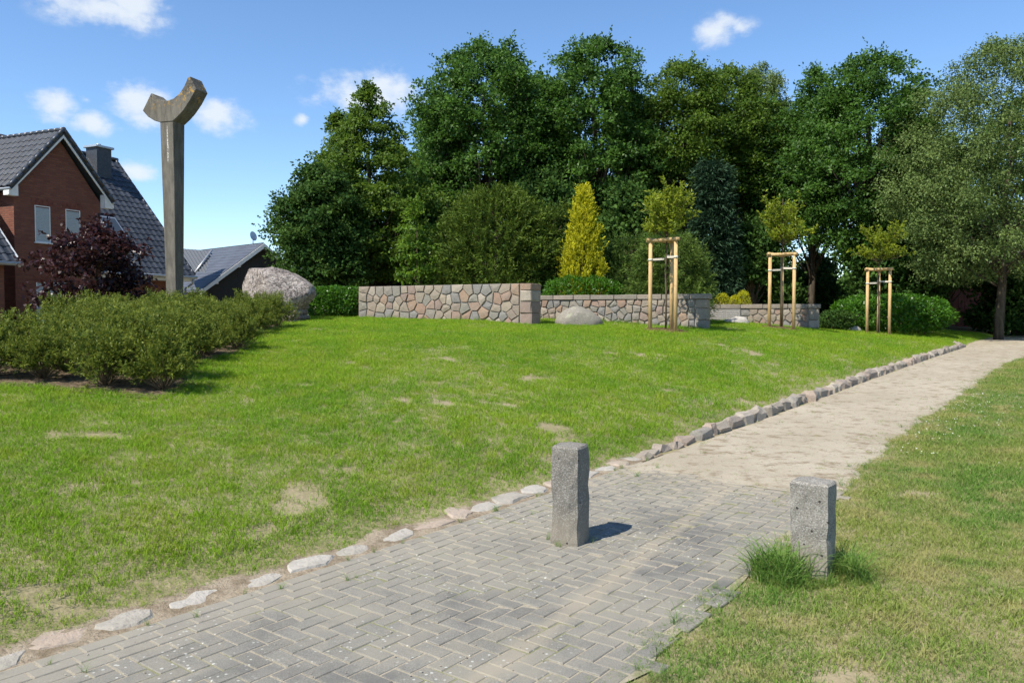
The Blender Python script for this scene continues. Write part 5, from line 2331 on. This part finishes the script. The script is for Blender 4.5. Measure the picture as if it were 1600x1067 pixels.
def build_grass():
    rng = random.Random(99)
    var_l = [tuft_mesh('lawn_tuft', G_LAWN, 200 + i, 36, .08, .052, .0036, .75) for i in range(5)]
    var_r = [tuft_mesh('rough_tuft', G_ROUGH, 220 + i, 34, .08, .048, .0036, .95) for i in range(5)]
    out = {0: [], 1: []}
    y = 3.0
    while y < 46:
        # rows of jittered samples, spacing grows with distance
        rho = 430 * min(1, (6.0 / y) ** 1.15)
        step = 1 / math.sqrt(rho)
        x0, x1 = -.69 * y - 2.6, .69 * y + 2.2
        x = x0
        while x < x1:
            x += step
            xx = x + rng.uniform(-.6, .6) * step
            yy = y + rng.uniform(-.6, .6) * step
            s, t = st(xx, yy)
            if -.02 < s < .18:
                continue
            if s > 0:
                if s > 26 or yy > 24.5 + 7 * (s < 6):
                    continue
                edge = s - .17 - .11 * mnoise.noise(Vector((t * 2.1, 9, 0))) - .06 * mnoise.noise(Vector((t * 7, 2, 0)))
                if t < 6:
                    edge -= .06
                if edge < 0 or in_bed(xx, yy):
                    continue
                k = 0
            else:
                pr = path_right(t)
                edge = pr - s + .13 + .07 * (t < 3) + .09 * mnoise.noise(Vector((xx * 3, yy * 3, 2)))
                if t > 27.5 and s > pr:
                    if s > -.2:
                        continue
                if edge < 0:
                    # stray tufts on the sand and in the paving margin
                    if s > pr and t > 5 and rng.random() < .02 * (1 + 4 * (s > -.35 or s < pr + .5)) * (1 + 3 * (mnoise.noise(Vector((xx * 1.5, yy * 1.5, 8))) > .25)):
                        z = base_st(min(s, -.001), t) + .012
                        out[1].append(((xx, yy, z), rng.uniform(.25, .6), rng.randrange(5)))
                    continue
                k = 1
            n1 = mnoise.noise(Vector((xx * .9, yy * .9, 3)))
            n2 = mnoise.noise(Vector((xx * 2.7, yy * 2.7, 6)))
            bare = n1 * .55 + n2 * .6
            lim = .375 if k == 0 else .40
            near = max(0, 1 - (yy - 4) / 8)
            if bare > lim - .05 * near and rng.random() < .88:
                continue
            sc = (1 + .35 * n2 + .25 * mnoise.noise(Vector((xx * .5, yy * .5, 20)))) * rng.uniform(.7, 1.15)
            sc *= .55 + .45 * smooth(0, .35, edge)
            sc *= (max(1, yy / 6.0)) ** .32
            out[k].append(((xx, yy, base_st(s, t)), max(.3, sc), rng.randrange(5)))
        y += step
    for k, nm, lab, var in ((0, 'lawn_grass', 'mown bright green grass on the rising lawn', var_l), (1, 'verge_grass', 'rough patchy grass along the right side of the path', var_r)):
        pts = [q[0] for q in out[k]]
        rots = [(rng.uniform(-.15, .15), rng.uniform(-.15, .15), rng.uniform(0, 6.28)) for _ in pts]
        print('GRASS', nm, len(pts))
        scatter(nm, lab, 'grass', var, pts, rots, [q[1] for q in out[k]], [q[2] for q in out[k]])
    # long grass round the right bollard and unmown tufts along edges
    var_t = [tuft_mesh('tall_tuft', G_TALL, 240 + i, 26, .06, .30, .0066, 1.0, .9) for i in range(4)]
    pts, scl = [], []
    bx, by = BOLL2.location.x, BOLL2.location.y
    for i in range(120):
        q = rng.random()
        if q < .55:                          # big clump on the path side
            x, y = bx - .21 + rng.gauss(0, .075), by - .10 + rng.gauss(0, .07)
            k = rng.uniform(.4, .95)
        elif q < .85:                        # darker clump on the lawn side
            x, y = bx + .20 + rng.gauss(0, .06), by - .03 + rng.gauss(0, .07)
            k = rng.uniform(.4, .9)
        else:
            x, y = bx + rng.uniform(-.35, .35), by - .22 + rng.gauss(0, .05)
            k = rng.uniform(.2, .4)
        if abs(x - bx) < .1 and abs(y - by) < .12:
            continue
        pts.append((x, y, gz(x, y)))
        scl.append(k)
    for i in range(34):                      # at the foot of the yews and of the walls
        y = rng.uniform(8.6, 18)
        x = float(np.interp(y, [p[0] for p in YEW_RIGHT], [p[1] for p in YEW_RIGHT])) + rng.uniform(.1, .35)
        pts.append((x, y, gz(x, y)))
        scl.append(rng.uniform(.35, .7))
    for pl, dl, pr_, dr in ((562, 22.5, 830, 19.9), (843, 22.2, 1105, 20.4), (1112, 25.4, 1279, 24.3)):
        for i in range(34):
            f = rng.random()
            y = dl + (dr - dl) * f - .08
            x = ((pl - 800) / FPX * dl) * (1 - f) + ((pr_ - 800) / FPX * dr) * f
            pts.append((x, y, gz(x, y)))
            scl.append(rng.uniform(.3, .65))
    for i in range(36):                      # weeds in the paving joints along the left edge
        t = rng.uniform(-1.8, 6.2)
        s = rng.choice((-.01, -.11, -.31, -.02)) + rng.uniform(-.01, .01)
        x, y = xy(s, t)
        pts.append((x, y, base_st(min(s, -.001), t) + .01))
        scl.append(rng.uniform(.12, .28))
    for i in range(70):                      # weeds creeping over the right edge of the paving and the sand
        t = rng.uniform(-1, 12)
        s = path_right(t) + rng.uniform(-.08, .16)
        if mnoise.noise(Vector((t * 1.7, 4, 4))) < -.05:
            continue
        x, y = xy(s, t)
        pts.append((x, y, base_st(min(s, -.001), t) + .01))
        scl.append(rng.uniform(.18, .38))
    for i in range(7):
        a = rng.uniform(0, 6.28)
        x, y = BOLL1.location.x + math.cos(a) * .16, BOLL1.location.y + math.sin(a) * .16
        pts.append((x, y, gz(x, y) + .01))
        scl.append(rng.uniform(.12, .25))
    rots = [(rng.uniform(-.2, .2), rng.uniform(-.2, .2), rng.uniform(0, 6.28)) for _ in pts]
    scatter('long_grass', 'long uncut grass round the right bollard and along wall feet', 'grass', var_t, pts, rots, scl, [rng.randrange(4) for _ in pts])


build_grass()


# ------------------------------------------------------------------ grit and daisies
def build_litter():
    rng = random.Random(17)
    bm = bmesh.new()
    for i in range(1500):
        t = rng.uniform(5.6, 16) if rng.random() < .7 else rng.uniform(-1, 5.6)
        s = rng.uniform(path_right(t), -.02)
        x, y = xy(s, t)
        z = base_st(min(s, -.001), t) + .018
        r_ = rng.uniform(.003, .011) * (1 if t > 5 else .6)
        vs = [bm.verts.new((x + dx * r_ * rng.uniform(.6, 1.3), y + dy * r_ * rng.uniform(.6, 1.3), z + dz * r_ * .7)) for dx, dy, dz in ((1, 0, 0), (0, 1, 0), (-1, 0, 0), (0, -1, 0), (0, 0, 1))]
        for a, b in ((0, 1), (1, 2), (2, 3), (3, 0)):
            bm.faces.new((vs[a], vs[b], vs[4]))
    o = bm_obj('grit', bm, M_KERB)
    tag(o, 'loose grit and pebbles on the sandy path', 'grit', kind='stuff')
    bm = bmesh.new()
    n = 0
    while n < 120:
        t = rng.uniform(7.5, 14)
        s = path_right(t) - .1 - abs(rng.gauss(0, .5))
        x, y = xy(s, t)
        if mnoise.noise(Vector((x * 1.3, y * 1.3, 0))) < -.05:
            continue
        z = gz(x, y) + rng.uniform(.05, .075)
        r_ = rng.uniform(.005, .0085)
        c = bm.verts.new((x, y, z + .003))
        ring = [bm.verts.new((x + math.cos(k) * r_, y + math.sin(k) * r_, z + rng.uniform(-.003, .003))) for k in np.arange(0, 6.2, .9)]
        for a, b in zip(ring, ring[1:] + ring[:1]):
            bm.faces.new((a, b, c))
        n += 1
    o = bm_obj('daisies', bm, simple_mat('daisy_petal', (.75, .75, .70), .7, .2))
    tag(o, 'scattered white daisies in the grass beside the sandy path', 'flowers', kind='stuff')


build_litter()
